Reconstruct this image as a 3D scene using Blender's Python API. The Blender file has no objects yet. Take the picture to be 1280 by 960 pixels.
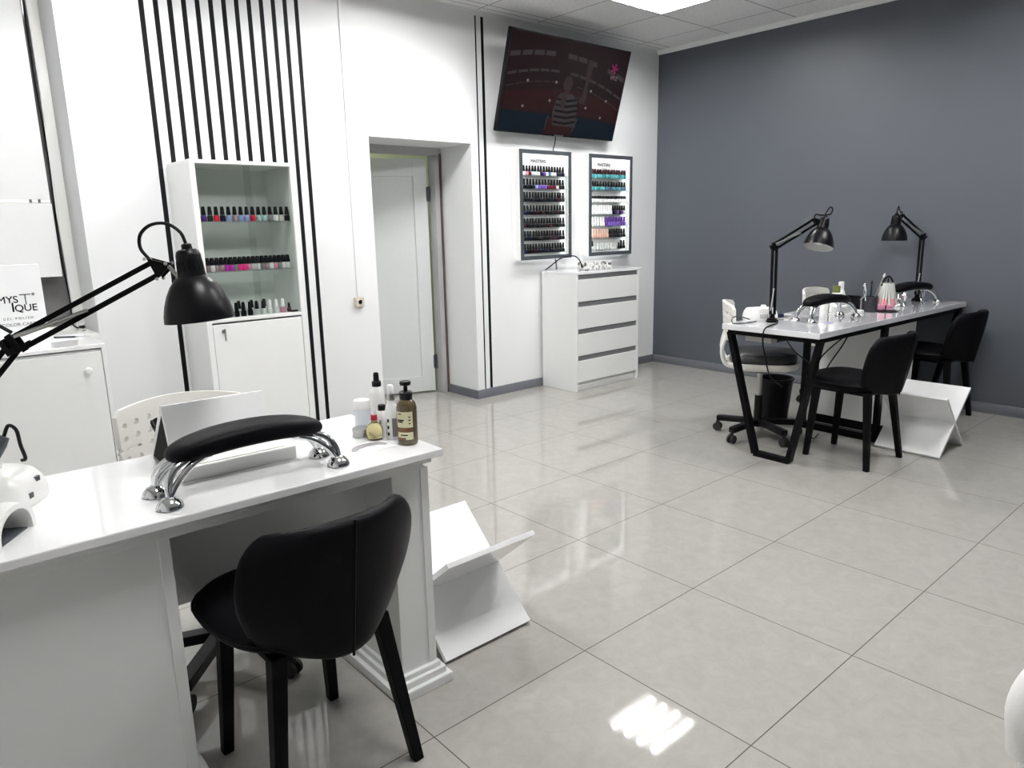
import bpy, bmesh, math, random
from mathutils import Vector, Matrix
PI = math.pi
R = math.radians
sc = bpy.context.scene
COL = sc.collection
random.seed(4)

# ------------------------------------------------------------------ materials
MATS = {}
def nt(name):
    m = bpy.data.materials.new(name); m.use_nodes = True
    t = m.node_tree; t.nodes.clear()
    out = t.nodes.new('ShaderNodeOutputMaterial')
    b = t.nodes.new('ShaderNodeBsdfPrincipled')
    t.links.new(b.outputs[0], out.inputs[0])
    MATS[name] = m
    return m, t, b, out
def node(t, kind, **kw):
    n = t.nodes.new(kind)
    for k, v in kw.items():
        if k.startswith('i_'):
            n.inputs[int(k[2:])].default_value = v
        else:
            setattr(n, k, v)
    return n
def mth(t, op, a, b=None, c=None):
    n = t.nodes.new('ShaderNodeMath'); n.operation = op
    for i, v in enumerate((a, b, c)):
        if v is None: continue
        if isinstance(v, (int, float)): n.inputs[i].default_value = v
        else: t.links.new(v, n.inputs[i])
    return n.outputs[0]
def mat(name, col, rough=.5, metal=0., var=.04, scale=30., bump=0., bscale=200., coat=0., spec=.5, trans=0., ior=1.45):
    m, t, b, o = nt(name)
    tc = node(t, 'ShaderNodeTexCoord')
    nz = node(t, 'ShaderNodeTexNoise'); nz.inputs['Scale'].default_value = scale; nz.inputs['Detail'].default_value = 3
    t.links.new(tc.outputs['Object'], nz.inputs['Vector'])
    mx = node(t, 'ShaderNodeMix', data_type='RGBA')
    mx.inputs[6].default_value = [max(0, c * (1 - var)) for c in col] + [1]
    mx.inputs[7].default_value = [min(1, c * (1 + var)) for c in col] + [1]
    t.links.new(nz.outputs[0], mx.inputs[0]); t.links.new(mx.outputs[2], b.inputs['Base Color'])
    b.inputs['Roughness'].default_value = rough; b.inputs['Metallic'].default_value = metal
    b.inputs['Specular IOR Level'].default_value = spec
    b.inputs['Coat Weight'].default_value = coat; b.inputs['Coat Roughness'].default_value = .05
    b.inputs['Transmission Weight'].default_value = trans; b.inputs['IOR'].default_value = ior
    if bump:
        n2 = node(t, 'ShaderNodeTexNoise'); n2.inputs['Scale'].default_value = bscale
        t.links.new(tc.outputs['Object'], n2.inputs['Vector'])
        bp = node(t, 'ShaderNodeBump'); bp.inputs['Strength'].default_value = bump; bp.inputs['Distance'].default_value = .002
        t.links.new(n2.outputs[0], bp.inputs['Height']); t.links.new(bp.outputs[0], b.inputs['Normal'])
    return m
def emis(name, col, strength):
    m, t, b, o = nt(name)
    t.nodes.remove(b)
    e = node(t, 'ShaderNodeEmission'); e.inputs[0].default_value = (*col, 1); e.inputs[1].default_value = strength
    t.links.new(e.outputs[0], o.inputs[0]); return m
def glass(name, tint, refl=1.0, rough=.0):
    m, t, b, o = nt(name)
    t.nodes.remove(b)
    tr = node(t, 'ShaderNodeBsdfTransparent'); tr.inputs[0].default_value = (*tint, 1)
    gl = node(t, 'ShaderNodeBsdfGlossy'); gl.inputs['Roughness'].default_value = rough
    fr = node(t, 'ShaderNodeFresnel'); ge = node(t, 'ShaderNodeNewGeometry')
    t.links.new(mth(t, 'SUBTRACT', 1.5, mth(t, 'MULTIPLY', ge.outputs['Backfacing'], .8333)), fr.inputs[0])
    mx = node(t, 'ShaderNodeMixShader')
    t.links.new(mth(t, 'MULTIPLY', fr.outputs[0], refl), mx.inputs[0])
    t.links.new(tr.outputs[0], mx.inputs[1]); t.links.new(gl.outputs[0], mx.inputs[2]); t.links.new(mx.outputs[0], o.inputs[0])
    return m

WHITE = mat('white_laminate', (.80, .81, .80), .38, var=.015, bump=.04)
GLOSSW = mat('white_gloss_top', (.85, .855, .86), .09, var=.01, coat=.5)
TABLEW = mat('white_top_reflection_tint', (.73, .735, .76), .07, var=.01, coat=.8)  # bluish grey of the reflected charcoal wall put into the white base colour
PLASW = mat('white_plastic', (.84, .84, .82), .3, var=.015)
CREAM = mat('cream_seat_plastic', (.80, .79, .74), .35, var=.02)
WLEATH = mat('white_leatherette', (.80, .80, .78), .42, var=.02, bump=.25, bscale=160)
LEATH = mat('black_leatherette', (.0035, .0035, .0045), .45, var=.3, bump=.25, bscale=260, spec=.07)
LEATHG = mat('grey_seat_cushion', (.030, .031, .034), .45, var=.2, bump=.25, bscale=260)
BMET = mat('black_metal', (.003, .003, .0035), .42, var=.2, bump=.05, spec=.09)
BPLA = mat('black_plastic', (.004, .004, .005), .38, var=.2, spec=.22)
SHADE = mat('black_lamp_enamel', (.003, .003, .004), .34, var=.2, spec=.2)
CHROME = mat('chrome', (.72, .73, .74), .07, 1., var=.03)
STEEL = mat('brushed_steel', (.42, .42, .41), .28, 1., var=.08, bump=.1)
GREYP = mat('grey_trim', (.13, .135, .155), .4, var=.05)
FRAMEG = mat('graphite_frame', (.055, .062, .07), .4, var=.08)
SILV = mat('grey_door_casing', (.42, .42, .42), .4, var=.03)
DOORW = mat('door_white', (.70, .72, .72), .45, var=.02)
RUBB = mat('dark_rubber', (.02, .02, .02), .7, var=.1)
BEIGE = mat('beige_socket', (.55, .48, .40), .4, var=.03)
PAPER = mat('paper', (.82, .82, .84), .6, var=.02)
PRINT = mat('grey_print', (.33, .32, .33), .5, var=.12, scale=60)
INK = mat('black_ink', (.004, .004, .004), .6, var=.05, spec=.08)
INKG = mat('grey_ink', (.18, .18, .18), .5, var=.05)
AMBER = mat('amber_bottle', (.075, .058, .028), .12, var=.1, coat=.6)
LABELY = mat('label_cream', (.66, .64, .42), .5, var=.05)
LABELB = mat('label_brown', (.16, .07, .03), .5, var=.1)
LABELG = mat('label_grey', (.22, .22, .22), .5, var=.08)
OIL = mat('yellow_oil', (.90, .80, .42), .03, var=.03, trans=.85, ior=1.3)
RED = mat('red_cap', (.38, .01, .03), .3, var=.05)
CLEARP = mat('translucent_plastic', (.72, .76, .80), .2, var=.03, coat=.4)
PINK = mat('pink_packet', (.72, .36, .45), .4, var=.08)
GREENB = mat('olive_cap', (.16, .19, .05), .35, var=.1)
TERRA = mat('terracotta_print', (.42, .16, .08), .5, var=.2)
TEALD = mat('dark_teal_box', (.03, .12, .11), .4, var=.1)
ACRYL = glass('clear_acrylic', (.90, .93, .92), .8)
GLASS = glass('cabinet_glass', (.95, .965, .955), 1.0)
SHELFG = glass('shelf_glass', (.94, .965, .95), 1.0)
DARKG = mat('window_glass_dusk', (.15, .145, .145), .08, var=.1)
INNERW = mat('lamp_inside_white', (.62, .62, .62), .35, var=.02)
MARBLE = None
TUBE = emis('fluorescent_tube', (1., .99, .985), 160.)
LED = emis('led_strip', (.93, .97, 1.), 26.)
LEDB = emis('backlight_led', (.93, .97, 1.), 16.)
CORR = emis('corridor_lamp', (.97, 1., .86), 30.)

def wall_mat():
    m, t, b, o = nt('white_wall_paint')
    tc = node(t, 'ShaderNodeTexCoord'); sep = node(t, 'ShaderNodeSeparateXYZ')
    t.links.new(tc.outputs['Object'], sep.inputs[0])
    x, y, z = sep.outputs
    # thirteen black painted stripes, and the pair beside the doorway
    k = mth(t, 'DIVIDE', mth(t, 'ADD', x, .262), .0744)
    s1 = mth(t, 'MULTIPLY', mth(t, 'LESS_THAN', mth(t, 'FRACT', k), .36),
             mth(t, 'MULTIPLY', mth(t, 'GREATER_THAN', k, -.02), mth(t, 'LESS_THAN', k, 12.9)))
    def band(a, w): return mth(t, 'MULTIPLY', mth(t, 'GREATER_THAN', x, a), mth(t, 'LESS_THAN', x, a + w))
    s2 = mth(t, 'MULTIPLY', mth(t, 'ADD', band(2.036, .013), band(2.092, .026)), mth(t, 'LESS_THAN', z, 2.862))
    front = mth(t, 'LESS_THAN', y, 3.003)
    s = mth(t, 'MULTIPLY', mth(t, 'MINIMUM', mth(t, 'ADD', s1, s2), 1.), front)
    s = mth(t, 'MULTIPLY', s, mth(t, 'GREATER_THAN', y, 2.99))
    nz = node(t, 'ShaderNodeTexNoise'); nz.inputs['Scale'].default_value = 5; t.links.new(tc.outputs['Object'], nz.inputs[0])
    c0 = node(t, 'ShaderNodeMix', data_type='RGBA'); c0.inputs[6].default_value = (.755, .765, .77, 1); c0.inputs[7].default_value = (.785, .795, .80, 1)
    t.links.new(nz.outputs[0], c0.inputs[0])
    c1 = node(t, 'ShaderNodeMix', data_type='RGBA'); c1.inputs[7].default_value = (.004, .004, .005, 1)
    t.links.new(s, c1.inputs[0]); t.links.new(c0.outputs[2], c1.inputs[6]); t.links.new(c1.outputs[2], b.inputs['Base Color'])
    b.inputs['Roughness'].default_value = .6; b.inputs['Specular IOR Level'].default_value = .15
    n2 = node(t, 'ShaderNodeTexNoise'); n2.inputs['Scale'].default_value = 90; t.links.new(tc.outputs['Object'], n2.inputs[0])
    bp = node(t, 'ShaderNodeBump'); bp.inputs['Strength'].default_value = .12; bp.inputs['Distance'].default_value = .003
    t.links.new(n2.outputs[0], bp.inputs['Height']); t.links.new(bp.outputs[0], b.inputs['Normal'])
    return m
WALL = wall_mat()
GREYW = mat('charcoal_wall_paint', (.088, .098, .115), .5, var=.05, scale=3, bump=.12, bscale=90)

def floor_mat():
    m, t, b, o = nt('polished_floor_tile')
    tc = node(t, 'ShaderNodeTexCoord'); sep = node(t, 'ShaderNodeSeparateXYZ')
    t.links.new(tc.outputs['Object'], sep.inputs[0])
    def grout(v, w):
        f = mth(t, 'FRACT', mth(t, 'ADD', mth(t, 'DIVIDE', v, .6), 100.5))
        return mth(t, 'LESS_THAN', mth(t, 'ABSOLUTE', mth(t, 'SUBTRACT', f, .5)), w / 1.2)
    g = mth(t, 'MAXIMUM', grout(sep.outputs[0], .0034), grout(sep.outputs[1], .0034))
    # each tile shifts the pattern a little
    def cell(v): return mth(t, 'FLOOR', mth(t, 'DIVIDE', v, .6))
    cid = mth(t, 'ADD', mth(t, 'MULTIPLY', cell(sep.outputs[0]), 7.31), mth(t, 'MULTIPLY', cell(sep.outputs[1]), 3.77))
    cmb = node(t, 'ShaderNodeCombineXYZ'); t.links.new(cid, cmb.inputs[2])
    va = node(t, 'ShaderNodeVectorMath', operation='ADD'); t.links.new(tc.outputs['Object'], va.inputs[0]); t.links.new(cmb.outputs[0], va.inputs[1])
    n1 = node(t, 'ShaderNodeTexNoise'); n1.inputs['Scale'].default_value = 16; n1.inputs['Detail'].default_value = 10; n1.inputs['Roughness'].default_value = .72; n1.inputs['Distortion'].default_value = .7
    t.links.new(va.outputs[0], n1.inputs['Vector'])
    cr = node(t, 'ShaderNodeValToRGB'); t.links.new(n1.outputs[0], cr.inputs[0])
    cr.color_ramp.elements[0].position = .3; cr.color_ramp.elements[0].color = (.345, .334, .312, 1)
    cr.color_ramp.elements[1].position = .75; cr.color_ramp.elements[1].color = (.412, .400, .375, 1)
    mx = node(t, 'ShaderNodeMix', data_type='RGBA'); mx.inputs[7].default_value = (.05, .045, .04, 1)
    t.links.new(g, mx.inputs[0]); t.links.new(cr.outputs[0], mx.inputs[6]); t.links.new(mx.outputs[2], b.inputs['Base Color'])
    n2 = node(t, 'ShaderNodeTexNoise'); n2.inputs['Scale'].default_value = 3; t.links.new(tc.outputs['Object'], n2.inputs[0])
    rr = mth(t, 'ADD', mth(t, 'MULTIPLY', n2.outputs[0], .03), .022)
    t.links.new(mth(t, 'MAXIMUM', rr, mth(t, 'MULTIPLY', g, .6)), b.inputs['Roughness'])
    b.inputs['Specular IOR Level'].default_value = .5
    return m
FLOOR = floor_mat()

def ceil_mat():
    m, t, b, o = nt('ceiling_tile')
    tc = node(t, 'ShaderNodeTexCoord'); sep = node(t, 'ShaderNodeSeparateXYZ')
    t.links.new(tc.outputs['Object'], sep.inputs[0])
    def grid(v, off, w):
        f = mth(t, 'FRACT', mth(t, 'ADD', mth(t, 'DIVIDE', mth(t, 'SUBTRACT', v, off), .6), 100.5))
        d = mth(t, 'ABSOLUTE', mth(t, 'SUBTRACT', f, .5))
        return mth(t, 'LESS_THAN', d, w / 1.2), mth(t, 'MULTIPLY', mth(t, 'LESS_THAN', d, (w + .006) / 1.2), mth(t, 'GREATER_THAN', d, w / 1.2))
    gx, ex = grid(sep.outputs[0], .25, .007); gy, ey = grid(sep.outputs[1], .45, .007)
    g = mth(t, 'MAXIMUM', mth(t, 'MAXIMUM', gx, gy), mth(t, 'MULTIPLY', mth(t, 'GREATER_THAN', sep.outputs[1], 2.928), mth(t, 'LESS_THAN', sep.outputs[1], 2.935))); e = mth(t, 'MAXIMUM', ex, ey)  # shade of the grid joints and the wall's shadow gap painted as dark lines
    n1 = node(t, 'ShaderNodeTexNoise'); n1.inputs['Scale'].default_value = 60; n1.inputs['Detail'].default_value = 6
    t.links.new(tc.outputs['Object'], n1.inputs[0])
    cr = node(t, 'ShaderNodeValToRGB'); t.links.new(n1.outputs[0], cr.inputs[0])
    cr.color_ramp.elements[0].position = .3; cr.color_ramp.elements[0].color = (.74, .74, .74, 1)
    cr.color_ramp.elements[1].position = .6; cr.color_ramp.elements[1].color = (.88, .88, .87, 1)
    m1 = node(t, 'ShaderNodeMix', data_type='RGBA'); m1.inputs[7].default_value = (.17, .17, .17, 1)
    t.links.new(g, m1.inputs[0]); t.links.new(cr.outputs[0], m1.inputs[6])
    m2 = node(t, 'ShaderNodeMix', data_type='RGBA'); m2.inputs[7].default_value = (.74, .74, .74, 1)
    t.links.new(e, m2.inputs[0]); t.links.new(m1.outputs[2], m2.inputs[6]); t.links.new(m2.outputs[2], b.inputs['Base Color'])
    b.inputs['Roughness'].default_value = .85
    return m
CEIL = ceil_mat()
def marble():
    m, t, b, o = nt('mosaic_box')
    tc = node(t, 'ShaderNodeTexCoord'); v = node(t, 'ShaderNodeTexVoronoi'); v.inputs['Scale'].default_value = 55
    t.links.new(tc.outputs['Object'], v.inputs['Vector'])
    cr = node(t, 'ShaderNodeValToRGB'); t.links.new(v.outputs['Color'], cr.inputs[0])
    cr.color_ramp.elements[0].position = .25; cr.color_ramp.elements[0].color = (.10, .10, .10, 1)
    cr.color_ramp.elements[1].position = .6; cr.color_ramp.elements[1].color = (.8, .8, .78, 1)
    t.links.new(cr.outputs[0], b.inputs['Base Color']); b.inputs['Roughness'].default_value = .15
    return m
MARBLE = marble()

# ------------------------------------------------------------------ mesh helpers
def BM(): return bmesh.new()
def box(bm, x0, y0, z0, x1, y1, z1, mi=0, M=None):
    r = bmesh.ops.create_cube(bm, size=1.)
    vs = r['verts']
    T = Matrix.Translation(((x0+x1)/2, (y0+y1)/2, (z0+z1)/2)) @ Matrix.Diagonal((abs(x1-x0), abs(y1-y0), abs(z1-z0), 1))
    if M is not None: T = M @ T
    bmesh.ops.transform(bm, matrix=T, verts=vs)
    fs = set(f for v in vs for f in v.link_faces)
    for f in fs: f.material_index = mi
    return vs
def frame_from(d):
    d = Vector(d).normalized()
    a = Vector((0, 0, 1)) if abs(d.z) < .95 else Vector((1, 0, 0))
    u = d.cross(a).normalized(); v = d.cross(u).normalized()
    return u, v, d
def bar(bm, p0, p1, w, h=None, up=None, mi=0):
    """square bar between two points"""
    p0, p1 = Vector(p0), Vector(p1); h = h or w
    d = (p1-p0).normalized(); a = Vector(up) if up else (Vector((0, 0, 1)) if abs(d.z) < .95 else Vector((0, 1, 0)))
    u = d.cross(a).normalized(); v = u.cross(d).normalized()
    M = Matrix((u, d, v)).transposed().to_4x4(); M.translation = (p0+p1)/2
    return box(bm, -w/2, -(p1-p0).length/2, -h/2, w/2, (p1-p0).length/2, h/2, mi, M)
def tube(bm, pts, r, seg=8, caps=True, mi=0, flat=None):
    pts = [Vector(p) for p in pts]
    n = len(pts); rs = r if isinstance(r, (list, tuple)) else [r]*n
    rings = []; u = None
    for i, p in enumerate(pts):
        d = (pts[min(i+1, n-1)] - pts[max(i-1, 0)])
        d.normalize()
        if u is None: u, v, _ = frame_from(d)
        else:
            u = (u - d*u.dot(d)).normalized(); v = d.cross(u).normalized()
        rings.append([bm.verts.new(p + (u*math.cos(2*PI*k/seg) + v*math.sin(2*PI*k/seg))*rs[i]) for k in range(seg)])
    for a, b in zip(rings, rings[1:]):
        for k in range(seg):
            f = bm.faces.new((a[k], a[(k+1) % seg], b[(k+1) % seg], b[k])); f.material_index = mi; f.smooth = True
    if caps:
        bm.faces.new(rings[0][::-1]).material_index = mi; bm.faces.new(rings[-1]).material_index = mi
    return rings
def crom(pts, n=8):
    P = [Vector(p) for p in pts]; P = [P[0]*2-P[1]] + P + [P[-1]*2-P[-2]]
    out = []
    for i in range(1, len(P)-2):
        for k in range(n):
            t = k/n; a, b, c, d = P[i-1:i+3]
            out.append(.5*((2*b) + (c-a)*t + (2*a-5*b+4*c-d)*t*t + (3*b-a-3*c+d)*t**3))
    out.append(P[-2]); return out
def cyl(bm, p0, p1, r0, r1=None, seg=16, mi=0):
    return tube(bm, [p0, p1], [r0, r0 if r1 is None else r1], seg, True, mi)
def lathe(bm, prof, seg=24, c=(0, 0, 0), axis=(0, 0, 1), mi=0, close=True, sx=1., sy=1.):
    """prof: (radius, height) pairs"""
    u, v, d = frame_from(axis); c = Vector(c)
    if abs(d.z) > .999 and d.z > 0: u, v = Vector((1, 0, 0)), Vector((0, 1, 0))
    rings = []
    for r, h in prof:
        if r < 1e-5: rings.append([bm.verts.new(c + d*h)])
        else: rings.append([bm.verts.new(c + d*h + (u*math.cos(2*PI*k/seg)*sx + v*math.sin(2*PI*k/seg)*sy)*r) for k in range(seg)])
    for a, b in zip(rings, rings[1:]):
        for k in range(seg):
            k2 = (k+1) % seg
            if len(a) == 1 and len(b) == 1: continue
            if len(a) == 1: f = bm.faces.new((a[0], b[k2], b[k]))
            elif len(b) == 1: f = bm.faces.new((a[k], a[k2], b[0]))
            else: f = bm.faces.new((a[k], a[k2], b[k2], b[k]))
            f.material_index = mi; f.smooth = True
    if close:
        if len(rings[0]) > 1: bm.faces.new(rings[0][::-1]).material_index = mi
        if len(rings[-1]) > 1: bm.faces.new(rings[-1]).material_index = mi
def prism(bm, poly, axis, a, b, mi=0):
    """extrude a 2D outline along an axis; outline is in the other two axes in order"""
    def P(q, t):
        if axis == 0: return (t, q[0], q[1])
        if axis == 1: return (q[0], t, q[1])
        return (q[0], q[1], t)
    A = [bm.verts.new(P(q, a)) for q in poly]; B = [bm.verts.new(P(q, b)) for q in poly]
    n = len(poly)
    fs = [bm.faces.new(A[::-1]), bm.faces.new(B)]
    for i in range(n): fs.append(bm.faces.new((A[i], A[(i+1) % n], B[(i+1) % n], B[i])))
    for f in fs: f.material_index = mi
def obj(name, bm, mats, parent=None, loc=(0, 0, 0), rz=0., bevel=0., smooth=None, sub=0, seg=2, solid=0.):
    bmesh.ops.recalc_face_normals(bm, faces=bm.faces)
    me = bpy.data.meshes.new(name); bm.to_mesh(me); bm.free()
    for m in (mats if isinstance(mats, (list, tuple)) else [mats]): me.materials.append(m)
    if smooth:
        for p in me.polygons: p.use_smooth = True
        if not sub: me.set_sharp_from_angle(angle=R(smooth))
    else:
        if any(p.use_smooth for p in me.polygons): me.set_sharp_from_angle(angle=R(40))
    o = bpy.data.objects.new(name, me); COL.objects.link(o)
    o.location = loc; o.rotation_euler = (0, 0, rz)
    if parent: o.parent = parent
    if solid:
        s = o.modifiers.new('s', 'SOLIDIFY'); s.thickness = solid; s.offset = 0
    if bevel:
        b = o.modifiers.new('b', 'BEVEL'); b.width = bevel; b.segments = seg; b.limit_method = 'ANGLE'; b.angle_limit = R(40)
    if sub:
        s = o.modifiers.new('u', 'SUBSURF'); s.levels = sub; s.render_levels = sub
    return o
def tag(o, label, cat, group=None):
    o['label'] = label; o['category'] = cat
    if group: o['group'] = group
    return o
def thing(name, label, cat, loc=(0, 0, 0), rz=0., group=None):
    o = bpy.data.objects.new(name, None); COL.objects.link(o); o.empty_display_size = .05
    o.location = loc; o.rotation_euler = (0, 0, rz)
    return tag(o, label, cat, group)
def struct(o): o['kind'] = 'structure'; return o
def copy_tree(o, label=None, loc=None, rz=None, group=None, parent=None):
    c = o.copy(); COL.objects.link(c)
    if parent is not None: c.parent = parent
    if label: c['label'] = label
    if loc is not None: c.location = loc
    if rz is not None: c.rotation_euler = (0, 0, rz)
    for ch in list(o.children): copy_tree(ch, parent=c)
    return c
def text(name, s, size, m, parent, M, ext=.0006, sx=1., bold=0.):
    cu = bpy.data.curves.new('t', 'FONT'); cu.body = s; cu.size = size; cu.extrude = ext; cu.align_x = 'CENTER'; cu.bevel_depth = bold*size; cu.bevel_resolution = 0
    o = bpy.data.objects.new('t', cu); COL.objects.link(o)
    bpy.context.view_layer.update()
    me = bpy.data.meshes.new_from_object(o.evaluated_get(bpy.context.evaluated_depsgraph_get()))
    bpy.data.objects.remove(o); bpy.data.curves.remove(cu)
    me.transform(M @ Matrix.Diagonal((sx, 1, 1, 1))); me.materials.clear(); me.materials.append(m); me.name = name
    t = bpy.data.objects.new(name, me); COL.objects.link(t); t.parent = parent
    return t
FACE_S = Matrix.Rotation(R(90), 4, 'X')      # writing on a face that looks towards -Y

# ------------------------------------------------------------------ setting
H = 2.90; YN = 3.0; XE = 4.21; XW = -2.6; YS = -3.4; TH = .45
bm = BM(); box(bm, XW-.3, YS-.3, -.12, XE+.3, 5.4, 0)
struct(obj('floor', bm, FLOOR))
FIX = [(2.95, 1.95), (1.15, 1.95), (-.65, 1.95), (2.95, -.45), (1.15, -.45), (-.65, -.45)]
def grid_slab(bm, xs, ys, holes, z0, z1):
    for x0, x1 in zip(xs, xs[1:]):
        for y0, y1 in zip(ys, ys[1:]):
            cx, cy = (x0+x1)/2, (y0+y1)/2
            if any(h[0] < cx < h[1] and h[2] < cy < h[3] for h in holes): continue
            box(bm, x0, y0, z0, x1, y1, z1)
    bmesh.ops.remove_doubles(bm, verts=bm.verts, dist=1e-5)
bm = BM()
holes = [(x-.3, x+.3, y-.3, y+.3) for x, y in FIX]
xs = sorted(set([XW-.3, XE+.3] + [round(h[i], 3) for h in holes for i in (0, 1)]))
ys = sorted(set([YS-.3, YN+.01] + [round(h[i], 3) for h in holes for i in (2, 3)]))
grid_slab(bm, xs, ys, holes, H, H+.06)
struct(obj('ceiling', bm, CEIL))
# wall with the doorway and the window recess
DX0, DX1, DZ = 1.095, 1.968, 1.966
WX0, WX1, WZ0, WZ1 = -2.3, -.667, .80, 2.76
bm = BM()
bxs = [XW-.3, WX0, WX1, DX0, DX1, XE+.25]; bzs = [0, WZ0, DZ, WZ1, H+.06]
for x0, x1 in zip(bxs, bxs[1:]):
    for z0, z1 in zip(bzs, bzs[1:]):
        cx, cz = (x0+x1)/2, (z0+z1)/2
        if DX0 < cx < DX1 and cz < DZ: continue
        if WX0 < cx < WX1 and WZ0 < cz < WZ1: continue
        box(bm, x0, YN, z0, x1, YN+TH, z1)
bmesh.ops.remove_doubles(bm, verts=bm.verts, dist=1e-5)
struct(obj('wall_north', bm, WALL))
bm = BM(); box(bm, XE, YS-.3, 0, XE+.25, YN, H+.06); struct(obj('wall_east', bm, GREYW))
bm = BM(); box(bm, XW-.25, YS-.3, 0, XW, YN, H+.06); struct(obj('wall_west', bm, mat('plain_white_wall', (.80, .805, .80), .6, var=.02, scale=4, bump=.1, bscale=90)))
bm = BM(); box(bm, XW, YS-.25, 0, XE, YS, H+.06); struct(obj('wall_south', bm, GREYW))  # unseen wall; its charcoal colour is chosen to darken reflections and fill light
# corridor beyond the doorway
bm = BM(); box(bm, .3, 4.95, 0, 3.2, 5.1, 2.7); struct(obj('wall_corridor', bm, mat('corridor_paint', (.72, .76, .60), .6, var=.03)))
bm = BM(); box(bm, .15, YN+TH, 0, .3, 5.1, 2.7); box(bm, 3.2, YN+TH, 0, 3.35, 5.1, 2.7); struct(obj('wall_corridor_ends', bm, MATS['corridor_paint']))
bm = BM(); box(bm, .15, YN+TH, 2.6, 3.35, 5.1, 2.7); struct(obj('ceiling_corridor', bm, MATS['plain_white_wall']))
# baseboards
bm = BM()
prof = [(0, 0), (-.016, 0), (-.016, .055), (-.010, .068), (0, .070)]
prism(bm, [(YN+p[0], p[1]) for p in prof], 0, DX1, XE); prism(bm, [(YN+p[0], p[1]) for p in prof], 0, WX1, DX0)
box(bm, DX1-.016, YN-.016, 0, DX1, YN+TH-.06, .068)
struct(obj('baseboard_north', bm, GREYP, smooth=30))
bm = BM(); prism(bm, [(XE+p[0], p[1]) for p in prof], 1, YN-.016, YS)
struct(obj('baseboard_east', bm, GREYP, smooth=30))
bm = BM()
box(bm, XE-.010, YS, 0, XE-.016, YN-.016, .012)
struct(obj('trim_1', bm, SILV))
# white cornice strip above the charcoal wall; shadow-gap angle by the white wall
bm = BM(); prism(bm, [(XE, H), (XE-.035, H), (XE-.035, H-.012), (XE-.012, H-.035), (XE, H-.035)], 1, YN, YS)
struct(obj('trim_2', bm, WHITE))
bm = BM(); prism(bm, [(YN, H), (YN-.022, H), (YN-.022, H-.002), (YN-.002, H-.002), (YN-.002, H-.022), (YN, H-.022)], 0, XW, XE)
struct(obj('trim_3', bm, WHITE))
# door casing
bm = BM()
yc = YN+TH-.06
box(bm, DX0, yc, DZ-.055, DX1, yc+.09, DZ); box(bm, DX1-.065, yc, 0, DX1-.02, yc+.09, DZ-.055); box(bm, DX0, yc, 0, DX0+.05, yc+.09, DZ-.055)
struct(obj('trim_4', bm, SILV, bevel=.003))
bm = BM(); box(bm, DX1-.019, yc-.012, 0, DX1-.008, yc+.06, DZ-.04)
struct(obj('trim_5', bm, mat('brown_sealant_gap', (.10, .075, .06), .8, var=.3, scale=20)))
# door leaf, open into the corridor
d = thing('door_1', 'white panelled door standing ajar in the doorway', 'door', (DX1-.082, yc+.095, 0), R(-22)); d['kind'] = 'structure'
bm = BM(); W = .78
box(bm, -W, 0, .012, 0, .038, DZ-.075)
leaf = obj('door_leaf', bm, DOORW, d, bevel=.003)
bm = BM()
for a in ((-W, .012, -W+.11, DZ-.075), (-.11, .012, 0, DZ-.075), (-W+.11, .012, -.11, .14), (-W+.11, DZ-.21, -.11, DZ-.075)):
    box(bm, a[0], -.014, a[1], a[2], 0, a[3])
obj('door_rails', bm, DOORW, d, bevel=.002)
for z in (.26, 1.62):
    bm = BM(); box(bm, -.008, -.022, z-.055, .022, -.006, z+.055); cyl(bm, (.012, -.024, z-.06), (.012, -.024, z+.06), .008, seg=8)
    obj('hinge', bm, FRAMEG, d)
bm = BM(); cyl(bm, (-W+.06, -.01, 1.0), (-W+.06, -.05, 1.0), .009); cyl(bm, (-W+.06, -.05, 1.0), (-W+.17, -.05, 1.0), .008); lathe(bm, [(.026, 0), (.026, .006)], c=(-W+.06, -.017, 1.0), axis=(0, 1, 0))
obj('door_handle', bm, STEEL, d)

# window in its recess: frame, dusk glass, blind
w = bpy.data.objects.new('window_1', None); COL.objects.link(w); w['kind'] = 'structure'; w['label'] = 'white window in its recess behind the closed roller blind'; w['category'] = 'window'
yw = 3.33
bm = BM()
box(bm, WX1-.055, yw, WZ0, WX1, yw+.07, WZ1); box(bm, WX0, yw, WZ0, WX0+.055, yw+.07, WZ1)
box(bm, WX0, yw, WZ1-.06, WX1, yw+.07, WZ1); box(bm, WX0, yw, WZ0, WX1, yw+.07, WZ0+.05); box(bm, -1.52, yw, WZ0, -1.45, yw+.07, WZ1)
obj('window_frame', bm, PLASW, w, bevel=.004)
bm = BM()
for a, b in ((WX0+.055, -1.52), (-1.45, WX1-.055)): box(bm, a, yw+.03, WZ0+.05, b, yw+.045, WZ1-.06)
obj('pane', bm, DARKG, w)
bm = BM(); box(bm, WX0, 3.0, WZ0, WX1, yw+.07, WZ0+.03); obj('window_sill', bm, PLASW, w, bevel=.004)
t = thing('roller_blind', 'white roller blind drawn down over the window behind the low cabinet', 'blind', (-1.42, yw-.035, 0))
bx0, bx1 = WX0+.08-(-1.42), -.755+1.42
bm = BM(); box(bm, bx0, -.004, 1.545, bx1, 0, 2.70); obj('fabric', bm, mat('blind_fabric', (.78, .79, .79), .7, var=.03, scale=200), t)
bm = BM(); cyl(bm, (bx0, 0, 2.70), (bx1, 0, 2.70), .03); obj('roller', bm, PLASW, t)
bm = BM(); box(bm, bx0, -.010, 1.532, bx1, .002, 1.548); obj('bottom_bar', bm, PLASW, t, bevel=.002)
for x in (.566, .606):
    bm = BM(); box(bm, x, -.016, 1.534, x+.011, -.008, 1.552); obj('clip', bm, STEEL, t)
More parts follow.
